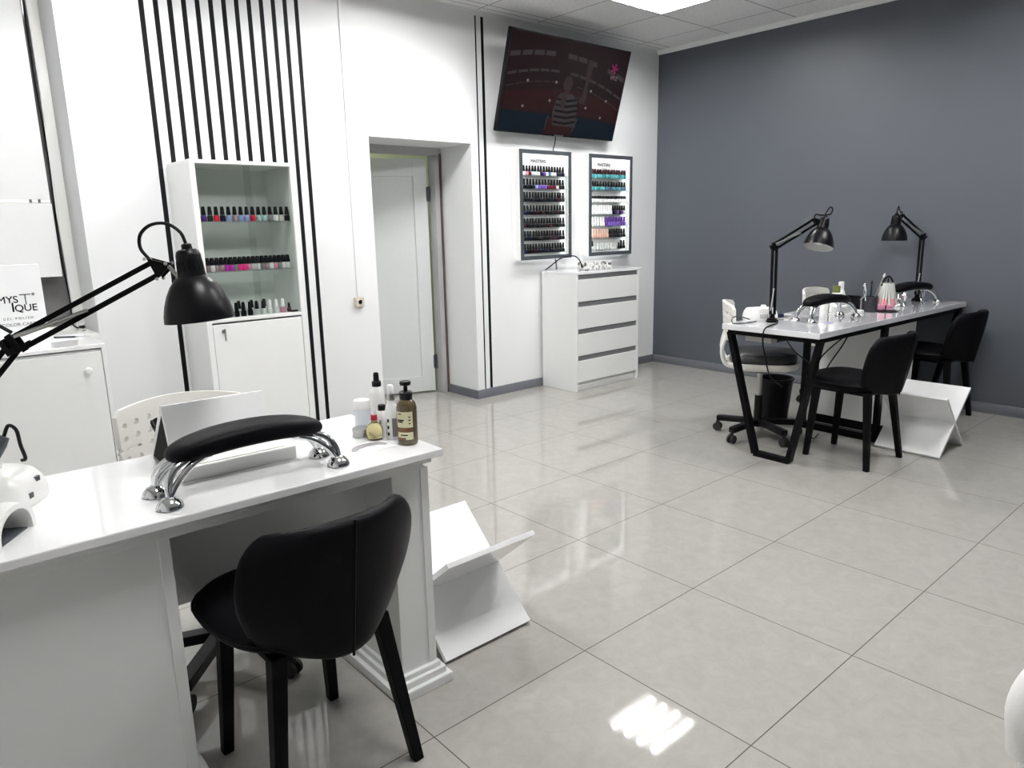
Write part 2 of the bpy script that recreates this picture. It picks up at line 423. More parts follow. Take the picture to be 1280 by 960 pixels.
bm = BM(); box(bm, bx0, -.030, 1.135, bx1, -.006, 1.530); obj('lower_panel', bm, WHITE, t, bevel=.003)
pts = crom([(-.735, 3.322, 2.74), (-.738, 3.32, 2.2), (-.728, 3.318, 1.75), (-.742, 3.316, 1.3), (-.73, 3.312, 1.0), (-.735, 3.30, .86), (-.70, 3.22, .842)], 10)
bm = BM(); tube(bm, pts, .0042, 6); tag(obj('power_cable', bm, BPLA), 'black cable hanging down the side of the window recess', 'cable')
pts = crom([(-.722, 3.322, 2.74), (-.718, 3.32, 2.1), (-.728, 3.318, 1.6), (-.72, 3.314, 1.1), (-.716, 3.29, .85), (-.70, 3.12, .840)], 10)
bm = BM(); tube(bm, pts, .005, 6); tag(obj('power_cable', bm, PLASW), 'white cable hanging beside the black one in the window recess', 'cable')
# cable trunking and socket
bm = BM(); box(bm, .925, YN-.014, .90, .945, YN, H-.02)
tag(obj('cable_trunking', bm, WALL, bevel=.002), 'white cable trunking running down the wall to the beige socket', 'trunking')
t = thing('wall_socket', 'beige wall socket at the foot of the white trunking', 'socket', (.935, YN, .868))
bm = BM(); box(bm, -.034, -.028, -.034, .034, 0, .034); obj('body', bm, BEIGE, t, bevel=.006)
bm = BM(); lathe(bm, [(.021, 0), (.021, .003), (.016, .003), (.016, .0)], c=(0, -.028, 0), axis=(0, -1, 0), seg=16); obj('outlet', bm, CREAM, t)

# ------------------------------------------------------------------ ceiling lights
def ceiling_light(x, y, label):
    t = thing('ceiling_light', label, 'light', (x, y, H), 0, 'recessed ceiling lights')
    bm = BM()
    box(bm, -.297, -.297, .075, .297, .297, .08)
    for s in (-1, 1):
        box(bm, s*.297, -.297, 0, s*.285, .297, .08); box(bm, -.297, s*.297, 0, .297, s*.285, .08)
    obj('housing', bm, PLASW, t)
    for yy in (-.21, -.07, .07, .21):
        bm = BM(); cyl(bm, (-.27, yy, .026), (.27, yy, .026), .014, seg=10); obj('tube', bm, TUBE, t)
    bm = BM()
    for k in range(1, 8): box(bm, -.285+k*.0713-.001, -.285, .002, -.285+k*.0713+.001, .285, .010)
    for yy in (-.14, 0, .14): box(bm, -.285, yy-.002, .002, .285, yy+.002, .020)
    obj('louvre', bm, STEEL, t)
    return t
names = ['square recessed ceiling light nearest the television', 'recessed ceiling light in front of the doorway', 'recessed ceiling light in front of the black stripes',
         'recessed ceiling light above the long side of the charcoal wall', 'recessed ceiling light in the middle of the room', 'recessed ceiling light above the manicure desk in front']
for k, ((x, y), n) in enumerate(zip(FIX, names)):
    if k == 0: proto = ceiling_light(x, y, n)
    else: copy_tree(proto, n, (x, y, H))
t = thing('ceiling_light', 'round ceiling lamp in the corridor beyond the door', 'light', (1.7, 4.4, 2.6))
bm = BM(); lathe(bm, [(.16, 0), (.16, -.02), (.15, -.02)], seg=24); obj('rim', bm, PLASW, t)
bm = BM(); lathe(bm, [(.15, -.02), (.12, -.05), (0, -.06)], seg=24); obj('diffuser', bm, CORR, t)

# ------------------------------------------------------------------ television
tvw, tvh = 1.325, .716; tilt = math.atan2(.2, .687)
t = thing('television', 'large flat television tilted forward high on the white wall', 'television', (2.793, 2.90, 2.056))
TM = Matrix.Rotation(tilt, 4, 'X')      # leans forwards: top comes towards the room
def tv(bm, *a, mi=0): box(bm, *a, mi=mi, M=TM)
bm = BM(); tv(bm, -tvw/2, 0, 0, tvw/2, .035, tvh); obj('casing', bm, BPLA, t, bevel=.004)
bm = BM(); tv(bm, -tvw/2+.3, .035, .12, tvw/2-.3, .075, tvh-.12)
obj('back_housing', bm, BPLA, t, bevel=.01)
bm = BM(); box(bm, -.12, .088, .16, .12, .099, .46); bar(bm, TM @ Vector((0, .07, .3)), (0, .080, .28), .10, .05); bar(bm, TM @ Vector((0, .07, .5)), (0, .085, .42), .05, .04)
obj('wall_bracket', bm, BMET, t)
bm = BM(); tv(bm, -.05, -.004, .002, .05, 0, .012); obj('badge', bm, STEEL, t)
def scr(name, cols):
    m, tt, b, o = nt(name)
    b.inputs['Base Color'].default_value = (.004, .004, .004, 1); b.inputs['Roughness'].default_value = .10; b.inputs['Specular IOR Level'].default_value = .10
    b.inputs['Emission Color'].default_value = (*cols, 1); b.inputs['Emission Strength'].default_value = .52
    return m
smats = [scr('screen_maroon', (.018, .007, .009)), scr('screen_grey', (.060, .048, .050)), scr('screen_navy', (.003, .011, .022)), scr('screen_skin', (.050, .030, .032)),
         scr('screen_white', (.30, .26, .26)), scr('screen_pink', (.34, .02, .13)), scr('screen_black', (.006, .005, .007)), scr('screen_red', (.034, .008, .010))]
def sp(bm, poly, mi, lay):
    """polygon on the screen; poly in 0..1 screen coordinates (x right, y up)"""
    pts = [TM @ Vector(((q[0]-.5)*(tvw-.03), -.0008-.0004*lay, .012+q[1]*(tvh-.024))) for q in poly]
    f = bm.faces.new([bm.verts.new(p) for p in pts]); f.material_index = mi
bm = BM()
sp(bm, [(0, 0), (1, 0), (1, 1), (0, 1)], 0, 0)
sp(bm, [(0, 0), (1, 0), (1, .18), (.62, .22), (.3, .215), (0, .22)], 2, 1)
sp(bm, [(0, .22), (.4, .23), (.62, .24), (1, .2), (1, .42), (.6, .5), (.3, .48), (0, .4)], 7, 1)
sp(bm, [(.36, 0), (.60, 0), (.61, .18), (.37, .19)], 7, 2)
def arc(y0, sag, h, n, gaps=()):
    for k in range(n):
        if k in gaps: continue
        a, b = (k+.08)/n, (k+.92)/n
        f = lambda x: y0 + sag*(1-((x-.42)/.58)**2)
        sp(bm, [(a, f(a)), (b, f(b)), (b, f(b)+h), (a, f(a)+h)], 1, 2)
arc(.66, .16, .05, 11, (4, 8)); arc(.46, .20, .028, 12, (5,)); arc(.335, .22, .010, 14, (6, 7))
for x, y in ((.16, .27), (.37, .36), (.69, .33), (.84, .24), (.17, .535), (.40, .56), (.71, .52), (.865, .435)):
    sp(bm, [(x+.009*math.cos(k*PI/4), y+.016*math.sin(k*PI/4)) for k in range(8)], 4, 3)
# performer in a striped top with one arm raised
sp(bm, [(.425, .10), (.63, .10), (.615, .30), (.60, .40), (.555, .46), (.46, .46), (.425, .40), (.41, .25)], 1, 3)
for k in range(5):
    y = .13+k*.062; sp(bm, [(.425, y), (.525, y-.012), (.62, y+.02), (.618, y+.045), (.525, y+.014), (.425, y+.024)], 6, 4)
sp(bm, [(.50+.040*math.cos(k*PI/6), .56+.085*math.sin(k*PI/6)) for k in range(12)], 3, 4)
sp(bm, [(.482, .44), (.525, .44), (.522, .50), (.485, .50)], 3, 4)
sp(bm, [(.60, .38), (.665, .36), (.68, .42), (.672, .56), (.69, .80), (.665, .84), (.64, .80), (.648, .56), (.635, .44), (.59, .43)], 3, 4)
sp(bm, [(.455, .45), (.47, .30), (.50, .28), (.505, .44)], 3, 5)
sp(bm, [(.36, .05), (.37, .05), (.385, .2), (.375, .2)], 1, 4); sp(bm, [(.60, .05), (.61, .05), (.64, .2), (.63, .2)], 1, 4)
for a in range(5):
    c, s = math.cos(a*1.257), math.sin(a*1.257); q = (.885, .80)
    sp(bm, [(q[0]+.004*s, q[1]-.008*c), (q[0]+.030*c+.008*s, q[1]+.055*s-.012*c), (q[0]+.034*c, q[1]+.062*s), (q[0]+.030*c-.008*s, q[1]+.055*s+.012*c), (q[0]-.004*s, q[1]+.008*c)], 5, 4)
obj('screen', bm, smats, t)
text('channel_logo', 'MYZ', .042, smats[4], t, TM @ Matrix.Translation(((.885-.5)*tvw, -.0032, .672*tvh)) @ FACE_S, .0002)
pts = crom([(.03, .062, .12), (.035, .07, -.02), (.02, .082, -.10), (.055, .09, -.14)], 8)
bm = BM(); tube(bm, pts, .004, 6); obj('cable', bm, BPLA, t)

# ------------------------------------------------------------------ nail polish bottles
def bottle_mesh(name, r, h, capr, caph, sq=False):
    seg = 12
    bm = BM(); lathe(bm, [(r*.92, 0), (r, .003), (r, h-.006), (r*.8, h-.001), (capr*.8, h)], seg=seg); bmesh.ops.recalc_face_normals(bm, faces=bm.faces)
    a = bpy.data.meshes.new(name); bm.to_mesh(a); bm.free()
    bm = BM(); lathe(bm, [(capr, h+.001), (capr*.93, h+.012), (capr*.72, h+caph-.003), (capr*.55, h+caph)], seg=seg); bmesh.ops.recalc_face_normals(bm, faces=bm.faces)
    b = bpy.data.meshes.new(name+'_cap'); bm.to_mesh(b); bm.free()
    return a, b
SH = {'gel': bottle_mesh('polish_bottle', .0150, .030, .0115, .047), 'tall': bottle_mesh('polish_bottle', .0155, .034, .0125, .046),
      'jar': bottle_mesh('polish_jar', .0165, .030, .0160, .026), 'mini': bottle_mesh('polish_bottle', .012, .026, .008, .028), 'fat': bottle_mesh('polish_bottle', .0155, .034, .0150, .042)}
PM = {}
def pol(name, c, rough=.16):
    if name not in PM: PM[name] = mat('polish_'+name, c, rough, var=.06, coat=.0, spec=.12)
    return PM[name]
PC = dict(black=(.004, .004, .005), navy=(.006, .008, .022), ink=(.008, .009, .013), purple=(.09, .035, .22), violet=(.17, .10, .42), lilac=(.30, .32, .60), maroon=(.10, .010, .022), wine=(.022, .006, .009),
          red=(.55, .02, .05), pink=(.75, .03, .22), magenta=(.42, .03, .36), rose=(.55, .24, .32), mauve=(.30, .20, .22), grey=(.22, .22, .22), clear=(.62, .64, .63), white=(.82, .82, .82), teal=(.05, .24, .25), aqua=(.10, .33, .35),
          steel=(.06, .13, .20), blue=(.22, .30, .50), peach=(.62, .36, .27), nude=(.66, .46, .38), brown=(.06, .03, .018), sage=(.30, .42, .42), pale=(.50, .50, .46), green=(.012, .03, .025))
MCACHE = {}
def bmesh_of(shape, col, cap):
    k = (shape, col, cap)
    if k not in MCACHE:
        a, b = SH[shape]; a = a.copy(); b = b.copy()
        a.materials.append(pol(col, PC[col])); b.materials.append(pol('cap_'+cap, PC[cap], .3))
        for me in (a, b):
            for p in me.polygons: p.use_smooth = True
            me.set_sharp_from_angle(angle=R(50))
        MCACHE[k] = (a, b)
    return MCACHE[k]
ORD = 'first second third fourth fifth sixth seventh eighth ninth tenth eleventh twelfth thirteenth fourteenth fifteenth sixteenth seventeenth eighteenth nineteenth twentieth'.split()
def bottle(loc, shape, col, cap, label, group):
    a, b = bmesh_of(shape, col, cap)
    nm = 'polish_jar' if shape == 'jar' else 'nail_polish_bottle'
    o = bpy.data.objects.new(nm, a); COL.objects.link(o); o.location = loc; o.rotation_euler = (0, 0, random.uniform(-.3, .3))
    tag(o, label, 'nail polish', group)
    c = bpy.data.objects.new('cap', b); COL.objects.link(c); c.parent = o
    return o

def display(x0, x1, label, rows, where, group, cable=False):
    z0, z1 = 1.083, 1.945; y0, y1 = 2.92, 2.988
    t = thing('polish_display_frame', label, 'display case', ((x0+x1)/2, y1, z0), 0, 'lit polish displays')
    w2 = (x1-x0)/2; h = z1-z0; D = y0-y1
    bm = BM(); b = .008
    box(bm, -w2, D+.006, 0, -w2+b, 0, h); box(bm, w2-b, D+.006, 0, w2, 0, h); box(bm, -w2+b, D+.006, 0, w2-b, 0, b); box(bm, -w2+b, D+.006, h-b, w2-b, 0, h)
    obj('case', bm, PLASW, t)
    bm = BM(); box(bm, -w2+b, -.004, b, w2-b, 0, h-b); obj('back_panel', bm, PLASW, t)
    bm = BM(); f = .032
    box(bm, -w2, D, 0, -w2+f, D+.006, h); box(bm, w2-f, D, 0, w2, D+.006, h); box(bm, -w2+f, D, 0, w2-f, D+.006, f); box(bm, -w2+f, D, h-f, w2-f, D+.006, h)
    obj('front_frame', bm, FRAMEG, t)
    bm = BM()       # LED tape inside the front frame and round the rim at the back
    box(bm, -w2+b, D+.010, .02, -w2+b+.003, D+.020, h-.02); box(bm, w2-b-.003, D+.010, .02, w2-b, D+.020, h-.02)
    box(bm, -w2+.02, D+.010, h-b-.003, w2-.02, D+.020, h-b)
    obj('led_strip', bm, LED, t)
    bm = BM(); e = .035
    box(bm, -w2+e, .001, e, -w2+e+.005, .006, h-e); box(bm, w2-e-.005, .001, e, w2-e, .006, h-e); box(bm, -w2+e, .001, e, w2-e, .006, e+.005); box(bm, -w2+e, .001, h-e-.005, w2-e, .006, h-e)
    obj('backlight_strip', bm, LEDB, t)
    bm = BM()
    for sx in (-1, 1): box(bm, sx*(w2-.06)-.02, 0, h*.5-.2, sx*(w2-.06)+.02, YN-y1, h*.5+.2)
    obj('wall_spacer', bm, PLASW, t)
    text('lettering', 'MASTERS', .036, INK, t, Matrix.Translation((-.03, -.0046, h-.092)) @ FACE_S, .0004, 1.15, .010)
    bm = BM(); box(bm, -.06, -.0050, h-.112, .01, -.004, h-.109); obj('lettering_underline', bm, INKG, t)
    for k, (row, shape_x) in enumerate(rows):
        z = 1.750-.1025*k
        bm = BM(); box(bm, -w2+b, -.048, z-z0-.004, w2-b, -.004, z-z0); obj('shelf', bm, ACRYL, t)
        n = len(row); a0, a1 = x0+.048, x1-.048-.012
        for i, (shape, col, cap) in enumerate(row):
            if shape is None: continue
            x = a0+(a1-a0)*i/(n-1) + random.uniform(-.0015, .0015)
            kind = {'jar': 'squat jar'}.get(shape, 'polish bottle')
            body = {'black': 'black', 'ink': 'black', 'clear': 'clear', 'white': 'white'}.get(col, col)
            bottle((x, y1-.026, z), shape, col, cap, f'{cap if cap != "ink" else "black"}-capped {body} {kind}, {ORD[i]} from left on {ORD[k]} shelf of {where}', f'bottles on the {ORD[k]} shelf of {where}')
    return t
def G(cols, cap='black', shape='gel'): return [(shape, c, cap) for c in cols.split()]
rowsL = [(G('clear clear rose maroon clear clear clear navy purple clear steel clear clear navy navy ink'), 0),
         (G('ink black ink black ink lilac violet violet violet maroon maroon maroon clear black black'), 0)]
for k in range(5): rowsL.append((G(' '.join(random.choice(['black', 'black', 'black', 'ink', 'navy', 'black', 'wine']) for _ in range(16 if k != 1 else 15))), 0))
rowsR = [(G(' '.join(random.choice(['aqua', 'teal', 'aqua']) for _ in range(14)), 'wine', 'fat'), 0),
         (G(' '.join(['aqua', 'teal', 'aqua', 'teal', 'aqua', 'aqua', 'steel', 'steel', 'steel', 'teal', 'steel', 'teal', 'steel', 'steel'])), 0),
         (G(' '.join(['white']*14), 'black', 'jar'), 0),
         (G('white') + G(' '.join(['white']*9), 'white') + G('black navy purple navy purple pale'), 0),
         (G('clear white clear white clear white', 'white', 'tall') + G('purple violet violet violet violet violet purple purple', 'purple', 'tall'), 0),
         (G('nude nude peach peach nude peach peach nude', 'nude', 'tall') + G('black black black black black black black'), 0),
         (G('clear clear', 'black') + [(None, 0, 0)] + G('clear clear clear clear clear clear', 'clear', 'mini') + [(None, 0, 0)]*2 + G('black', 'black', 'mini') + G('black black'), 0)]
display(2.385, 2.965, 'lit wall display of dark polish bottles, nearest the doorway', rowsL, 'display nearest the doorway', 0)
display(3.185, 3.757, 'lit wall display with teal, white and purple bottles, nearest the charcoal wall', rowsR, 'display nearest the charcoal wall', 0)

# ------------------------------------------------------------------ tall glass-fronted cabinet
CX0, CX1, CY0, CY1, CZ = -.225, .355, 2.60, 2.982, 1.735
t = thing('display_cabinet', 'tall white cabinet with glass doors standing against the striped wall', 'cabinet', (CX0, CY1, 0))
cw, cd = CX1-CX0, CY1-CY0
def cb(bm, x0, y0, z0, x1, y1, z1): box(bm, x0, -cd+y0, z0, x1, -cd+y1, z1)
bm = BM()
cb(bm, 0, .022, 0, .018, cd, CZ-.02); cb(bm, cw-.018, .022, 0, cw, cd, CZ-.02); cb(bm, .018, .03, .06, cw-.018, cd, .078); cb(bm, .018, .012, .868, cw-.018, cd-.006, .886); cb(bm, .018, .03, 0, cw-.018, .045, .06)
obj('carcass', bm, WHITE, t, bevel=.0015)
bm = BM(); cb(bm, .018, cd-.006, .06, cw-.018, cd, CZ-.02); obj('back_panel', bm, mat('cabinet_back', (.80, .82, .80), .5, var=.02), t)
bm = BM(); cb(bm, 0, 0, CZ-.02, cw, cd, CZ); obj('top_panel', bm, WHITE, t, bevel=.0015)
bm = BM(); cb(bm, 0, 0, 0, .030, .022, CZ-.02); cb(bm, cw-.026, 0, 0, cw, .022, CZ-.02); cb(bm, .03, 0, .868, cw-.026, .012, .886); obj('front_stile', bm, WHITE, t, bevel=.0015)
for z in (1.145, 1.415):
    bm = BM(); cb(bm, .018, .045, z-.006, cw-.018, cd-.02, z); obj('glass_shelf', bm, SHELFG, t)
bm = BM(); cb(bm, .030, .010, .892, cw*.56, .014, CZ-.024); obj('glass_door', bm, GLASS, t)
bm = BM(); cb(bm, cw*.50, .018, .892, cw-.026, .022, CZ-.024); obj('glass_door', bm, GLASS, t)
bm = BM(); cb(bm, .032, .001, .035, cw-.029, .019, .858); dd = obj('door', bm, WHITE, t, bevel=.002)
bm = BM(); lathe(bm, [(.011, 0), (.011, .006), (.006, .007), (.006, .012)], c=(.088, -cd, .820), axis=(0, -1, 0), seg=14); box(bm, .084, -cd-.024, .800, .092, -cd-.021, .835); box(bm, .085, -cd-.022, .768, .091, -cd-.019, .803)
obj('key', bm, STEEL, dd)
bm = BM(); cb(bm, cw-.075, .030, .887, cw-.032, .046, .897); obj('door_stop', bm, BPLA, t)
r1 = [('tall', c, 'black') for c in 'maroon purple green red navy blue mauve blue lilac red sage sage grey clear pale black'.split()]
r2 = [('fat', c, 'black') for c in 'mauve mauve clear mauve mauve magenta magenta grey pink pink rose clear clear grey mauve clear rose grey clear clear'.split()]
r3 = [('gel', 'grey', 'black'), ('gel', 'black', 'black'), ('mini', 'wine', 'black'), ('mini', 'grey', 'black')] + [('tall', 'black', 'black')]*3 + [('tall', 'clear', 'black')]*2 + [('tall', 'clear', 'white'), ('tall', 'clear', 'white'), ('tall', 'rose', 'white'), ('mini', 'brown', 'black')]
for row, z, xa, xb, y, nm in ((r1, 1.415, -.190, .318, 2.665, 'top'), (r2, 1.145, -.185, .305, 2.68, 'middle'), (r3, .886, -.185, .285, 2.67, 'bottom')):
    n = len(row)
    for i, (s, c, cap) in enumerate(row):
        bottle((xa+(xb-xa)*i/(n-1), y, z), s, c, cap, f'{cap}-capped {c} polish bottle, {ORD[i]} from left on the {nm} shelf of the glass cabinet', f'polish on the {nm} cabinet shelf')
for i in range(6):
    bottle((.02+i*.038, 2.76, .886), 'tall', 'clear', ('black', 'clear')[i % 2], f'bottle {ORD[i]} from left in the back row, bottom shelf of the glass cabinet', 'back row of the bottom cabinet shelf')

# ------------------------------------------------------------------ low cabinet by the window, colour card, papers
t = thing('low_cabinet', 'low white cabinet with a round knob under the window', 'cabinet', (-.755, 2.985, 0))
bm = BM(); box(bm, -1.25, -.485, .05, -.018, 0, .815); box(bm, -1.25, -.47, 0, -.018, -.02, .05); obj('carcass', bm, WHITE, t, bevel=.002)
bm = BM(); box(bm, -.018, -.505, 0, 0, 0, .822); obj('side_panel', bm, WHITE, t, bevel=.002)
bm = BM(); box(bm, -1.25, -.505, .822, 0, 0, .842); obj('countertop', bm, GLOSSW, t, bevel=.002)
bm = BM(); box(bm, -.62, -.505, .055, -.021, -.487, .805); dr = obj('door', bm, WHITE, t, bevel=.002)
bm = BM(); lathe(bm, [(.007, 0), (.007, .012), (.016, .016), (.018, .024), (.012, .031), (0, .033)], c=(-.090, -.505, .72), axis=(0, -1, 0), seg=16); obj('knob', bm, PLASW, dr)
bm = BM(); box(bm, -1.23, -.505, .055, -.624, -.487, .805); dr = obj('door', bm, WHITE, t, bevel=.002)
t = thing('color_card_box', 'white gel polish colour card box standing on the low cabinet', 'sample box', (-1.065, 2.72, .842))
bm = BM(); box(bm, -.121, -.02, 0, .121, .02, .385); obj('box', bm, mat('white_card', (.84, .85, .86), .4, var=.01), t, bevel=.002)
def cardtext(s, size, x, z, m=INK, sx=1.): text('lettering', s, size, m, t, Matrix.Translation((x, -.0206, z)) @ FACE_S, .0003, sx, .010)
cardtext('MYS', .046, -.027, .208); cardtext('I', .062, -.010, .166); cardtext('QUE', .046, .042, .166)
bm = BM(); box(bm, .022, -.0208, .242, .068, -.0200, .246); box(bm, .043, -.0208, .196, .047, -.0200, .246); obj('lettering', bm, INK, t)
cardtext('®', .016, .078, .238)
cardtext('G E L   P O L I S H', .0165, .004, .128, INKG, .95); cardtext('COLOR CARD', .020, .006, .098, INKG, 1.1)
bm = BM(); box(bm, -.06, -.075, 0, .13, .075, .0006); tag(obj('paper_sheet', bm, PAPER, None, (-.93, 2.79, .8425), R(12)), 'sheet of paper lying on the low cabinet beside the colour card box', 'paper')
bm = BM(); box(bm, -.10, -.05, 0, .10, .07, .0006); tag(obj('paper_sheet', bm, PAPER, None, (-.86, 2.92, .8425), R(-8)), 'sheet of paper under the dark pen, at the back of the low cabinet', 'paper')
t = thing('pen', 'dark pen lying on the papers on the low cabinet', 'pen', (-.855, 2.83, .8485), R(-38))
bm = BM(); cyl(bm, (-.06, 0, 0), (.045, 0, 0), .0045, seg=8); obj('barrel', bm, FRAMEG, t)
bm = BM(); tube(bm, [(.045, 0, 0), (.06, 0, -.001)], [.004, .001], 8); obj('tip', bm, STEEL, t)

# ------------------------------------------------------------------ chest of drawers
X0, X1, Y0, Y1, CH = 2.668, 3.462, 2.582, 2.982, .985
t = thing('chest_of_drawers', 'white four-drawer chest under the lit polish displays', 'chest', (X0, Y1, 0))
w, dd = X1-X0, Y1-Y0
bm = BM(); box(bm, 0, -dd+.0, 0, .022, 0, CH-.022); box(bm, w-.022, -dd+.0, 0, w, 0, CH-.022); box(bm, .022, -.012, .05, w-.022, 0, CH-.022); box(bm, .022, -dd+.03, .03, w-.022, -.012, .05)
obj('carcass', bm, WHITE, t, bevel=.002)
bm = BM(); box(bm, -.003, -dd-.002, CH-.022, w+.025, 0, CH); obj('top_panel', bm, GLOSSW, t, bevel=.002)
bm = BM(); box(bm, .022, -dd+.035, 0, w-.022, -dd+.05, .075); obj('plinth', bm, WHITE, t)
dh = (CH-.022-.075)/4
for k in range(4):
    z = .075+k*dh
    bm = BM(); box(bm, .024, -dd+.001, z+.003, w-.024, -dd+.02, z+dh-.040); box(bm, .024, -dd+.06, z+.02, w-.024, -.03, z+dh-.06); dr = obj('drawer', bm, WHITE, t, bevel=.002)
    bm = BM(); box(bm, .024, -dd+.014, z+dh-.040, w-.024, -dd+.026, z+dh-.002); obj('grip_channel', bm, SILV if False else mat('grip_grey%d' % k, (.17, .175, .18), .45, var=.05), dr)
t = thing('mosaic_box', 'small mosaic-patterned box on the chest of drawers', 'box', (3.04, 2.72, CH))
bm = BM(); box(bm, -.155, -.06, 0, .155, .06, .066); obj('body', bm, MARBLE, t, bevel=.012)
bm = BM(); box(bm, -.150, -.055, .0665, .150, .055, .0700); obj('lid', bm, GLOSSW, t, bevel=.001)
pts = crom([(2.875, 2.72, 1.02), (2.86, 2.73, 1.07), (2.82, 2.76, 1.105), (2.74, 2.82, 1.09), (2.68, 2.88, 1.03), (2.66, 2.93, .994)], 8)
bm = BM(); tube(bm, pts, .005, 6); tube(bm, [(2.882, 2.72, 1.005), (2.875, 2.72, 1.035)], .008, 8)
tag(obj('power_cable', bm, BPLA), 'black cable looping from the mosaic box over the chest', 'cable')
bm = BM(); tube(bm, crom([(2.76, 2.90, .994), (2.775, 2.915, 1.03), (2.80, 2.95, 1.075)], 6), .007, 6); tag(obj('power_cable', bm, FRAMEG), 'short dark plug lead behind the looped cable on the chest', 'cable')

# ------------------------------------------------------------------ manicure desk in front
DZ0 = .75
t = thing('manicure_desk', 'large white manicure desk with moulded top and stepped plinths', 'desk', (-.42, .155, 0), R(-.6))
L = 1.46; DD = .535
bm = BM(); box(bm, -L, 0, .728, 0, DD, DZ0); obj('tabletop', bm, GLOSSW, t, bevel=.003)
bm = BM(); box(bm, -L+.03, .018, .712, -.028, DD-.018, .728); box(bm, -L+.05, .032, .692, -.048, DD-.032, .712); obj('top_moulding', bm, WHITE, t, bevel=.003)
def pillar(xa, xb, gl, gr):
    bm = BM(); box(bm, xa, .050, .05, xb, DD-.055, .692); obj('pillar', bm, WHITE, t, bevel=.002)
    bm = BM()
    if gr: box(bm, xb-.022, .046, .075, xb+.004, DD-.05, .692)
    if gl: box(bm, xa-.004, .046, .075, xa+.022, DD-.05, .692)
    obj('edge_strip', bm, WHITE, t, bevel=.0015)
    bm = BM()
    box(bm, xa-.036, .014, 0, xb+.040, DD-.014, .030); box(bm, xa-.022, .027, .030, xb+.026, DD-.027, .052); box(bm, xa-.010, .038, .052, xb+.013, DD-.038, .070)
    obj('stepped_plinth', bm, WHITE, t, bevel=.003)
pillar(-.143, -.028, False, True)
pillar(-L+.06, -.728, False, True)
bm = BM(); box(bm, -.735, .205, .44, -.138, .221, .695); obj('modesty_panel', bm, WHITE, t)

# ------------------------------------------------------------------ black upholstered chairs
def black_chair(label, loc, rz):
    t = thing('upholstered_chair', label, 'chair', loc, rz, 'black upholstered chairs')
    # seat: rounded pad, front at +Y
    bm = BM(); N = 32; rings = []
    for (k, z, dome) in ((.0, .422, 0), (.80, .420, 0), (.95, .430, 0), (1., .448, 0), (.985, .470, 0), (.90, .485, 0), (.55, .484, 1), (0., .478, 1)):
        ring = []
        for i in range(N):
            a = 2*PI*i/N; c, s = math.cos(a), math.sin(a)
            e = 2/2.7
            x = .222*math.copysign(abs(c)**e, c)*(1 + .13*s); y = .218*math.copysign(abs(s)**e, s)
            ring.append(bm.verts.new((x*k, y*k+.015, z + (.012*s if z > .46 else 0)*k)))
            if k == 0: break
        rings.append(ring)
    for a, b in zip(rings, rings[1:]):
        for i in range(N):
            j = (i+1) % N
            if len(a) == 1: bm.faces.new((a[0], b[i], b[j]))
            elif len(b) == 1: bm.faces.new((a[i], a[j], b[0]))
            else: bm.faces.new((a[i], a[j], b[j], b[i]))
    st = obj('seat', bm, LEATH, t, smooth=180, sub=1)
    bm = BM(); pts = []
    for i in range(N+1):
        a = 2*PI*i/N; c, s = math.cos(a), math.sin(a); e = 2/2.7
        pts.append((.221*math.copysign(abs(c)**e, c)*(1+.13*s), .217*math.copysign(abs(s)**e, s)+.015, .462+.006*s))
    tube(bm, pts, .004, 6, False); obj('piping', bm, LEATH, st)
    # wrap-around back
    bm = BM(); NU, NV = 20, 12
    def P(u, v):
        hw = .150 + .068*math.sin(min(1, v/.62)*PI/2)
        top = max(0, (v-.62)/.38); hw *= math.sqrt(max(.0, 1-(top*.80)**3.4))
        bot = max(0, (.20-v)/.20); hw *= 1-.25*bot**2
        x = u*hw
        y = -.232 - .050*v + .125*(abs(u)**2.2)*(1-.25*v)
        z = .412 + .345*v - .020*(abs(u)**3)*v + .02*abs(u)**2*(1-v)
        return (x, y, z)
    g = [[bm.verts.new(P(-1+2*i/NU, j/NV)) for i in range(NU+1)] for j in range(NV+1)]
    for j in range(NV):
        for i in range(NU): bm.faces.new((g[j][i], g[j][i+1], g[j+1][i+1], g[j+1][i]))
    o = obj('backrest', bm, LEATH, t, smooth=180, solid=.040)
    s = o.modifiers.new('u', 'SUBSURF'); s.levels = 1; s.render_levels = 1
    bm = BM(); tube(bm, [Vector(P(0, v/10)) + Vector((0, -.0195, 0)) for v in range(0, 11)], .0032, 6); obj('seam', bm, LEATH, o)
    bm = BM(); box(bm, -.15, -.15, .404, .15, .15, .420); obj('seat_frame', bm, BMET, t)
    for sx in (-1, 1):
        for (y0, y1, x1) in ((.150, .180, .158), (-.145, -.200, .190)):
            bm = BM()
            p0 = Vector((sx*.135, y0, .425)); p1 = Vector((sx*x1, y1, 0))
            d = (p1-p0)
            vs = box(bm, -.5, -.5, 0, .5, .5, 1)
            for v in vs:
                k = 1-v.co.z; w2 = .038-.010*k
                v.co = Vector((p0.x+d.x*k+v.co.x*w2, p0.y+d.y*k+v.co.y*w2, p0.z+d.z*k))
            obj('leg', bm, BMET, t, bevel=.003)
    return t
bc = black_chair('black padded chair drawn up to the manicure desk in front', (-.875, .160, 0), R(2))
copy_tree(bc, 'black padded chair beside the white floor rack, at the long table', (2.580, .300, 0), R(-4))
copy_tree(bc, 'black padded chair next to the charcoal wall, at the far end of the table', (3.86, .33, 0), R(-3))

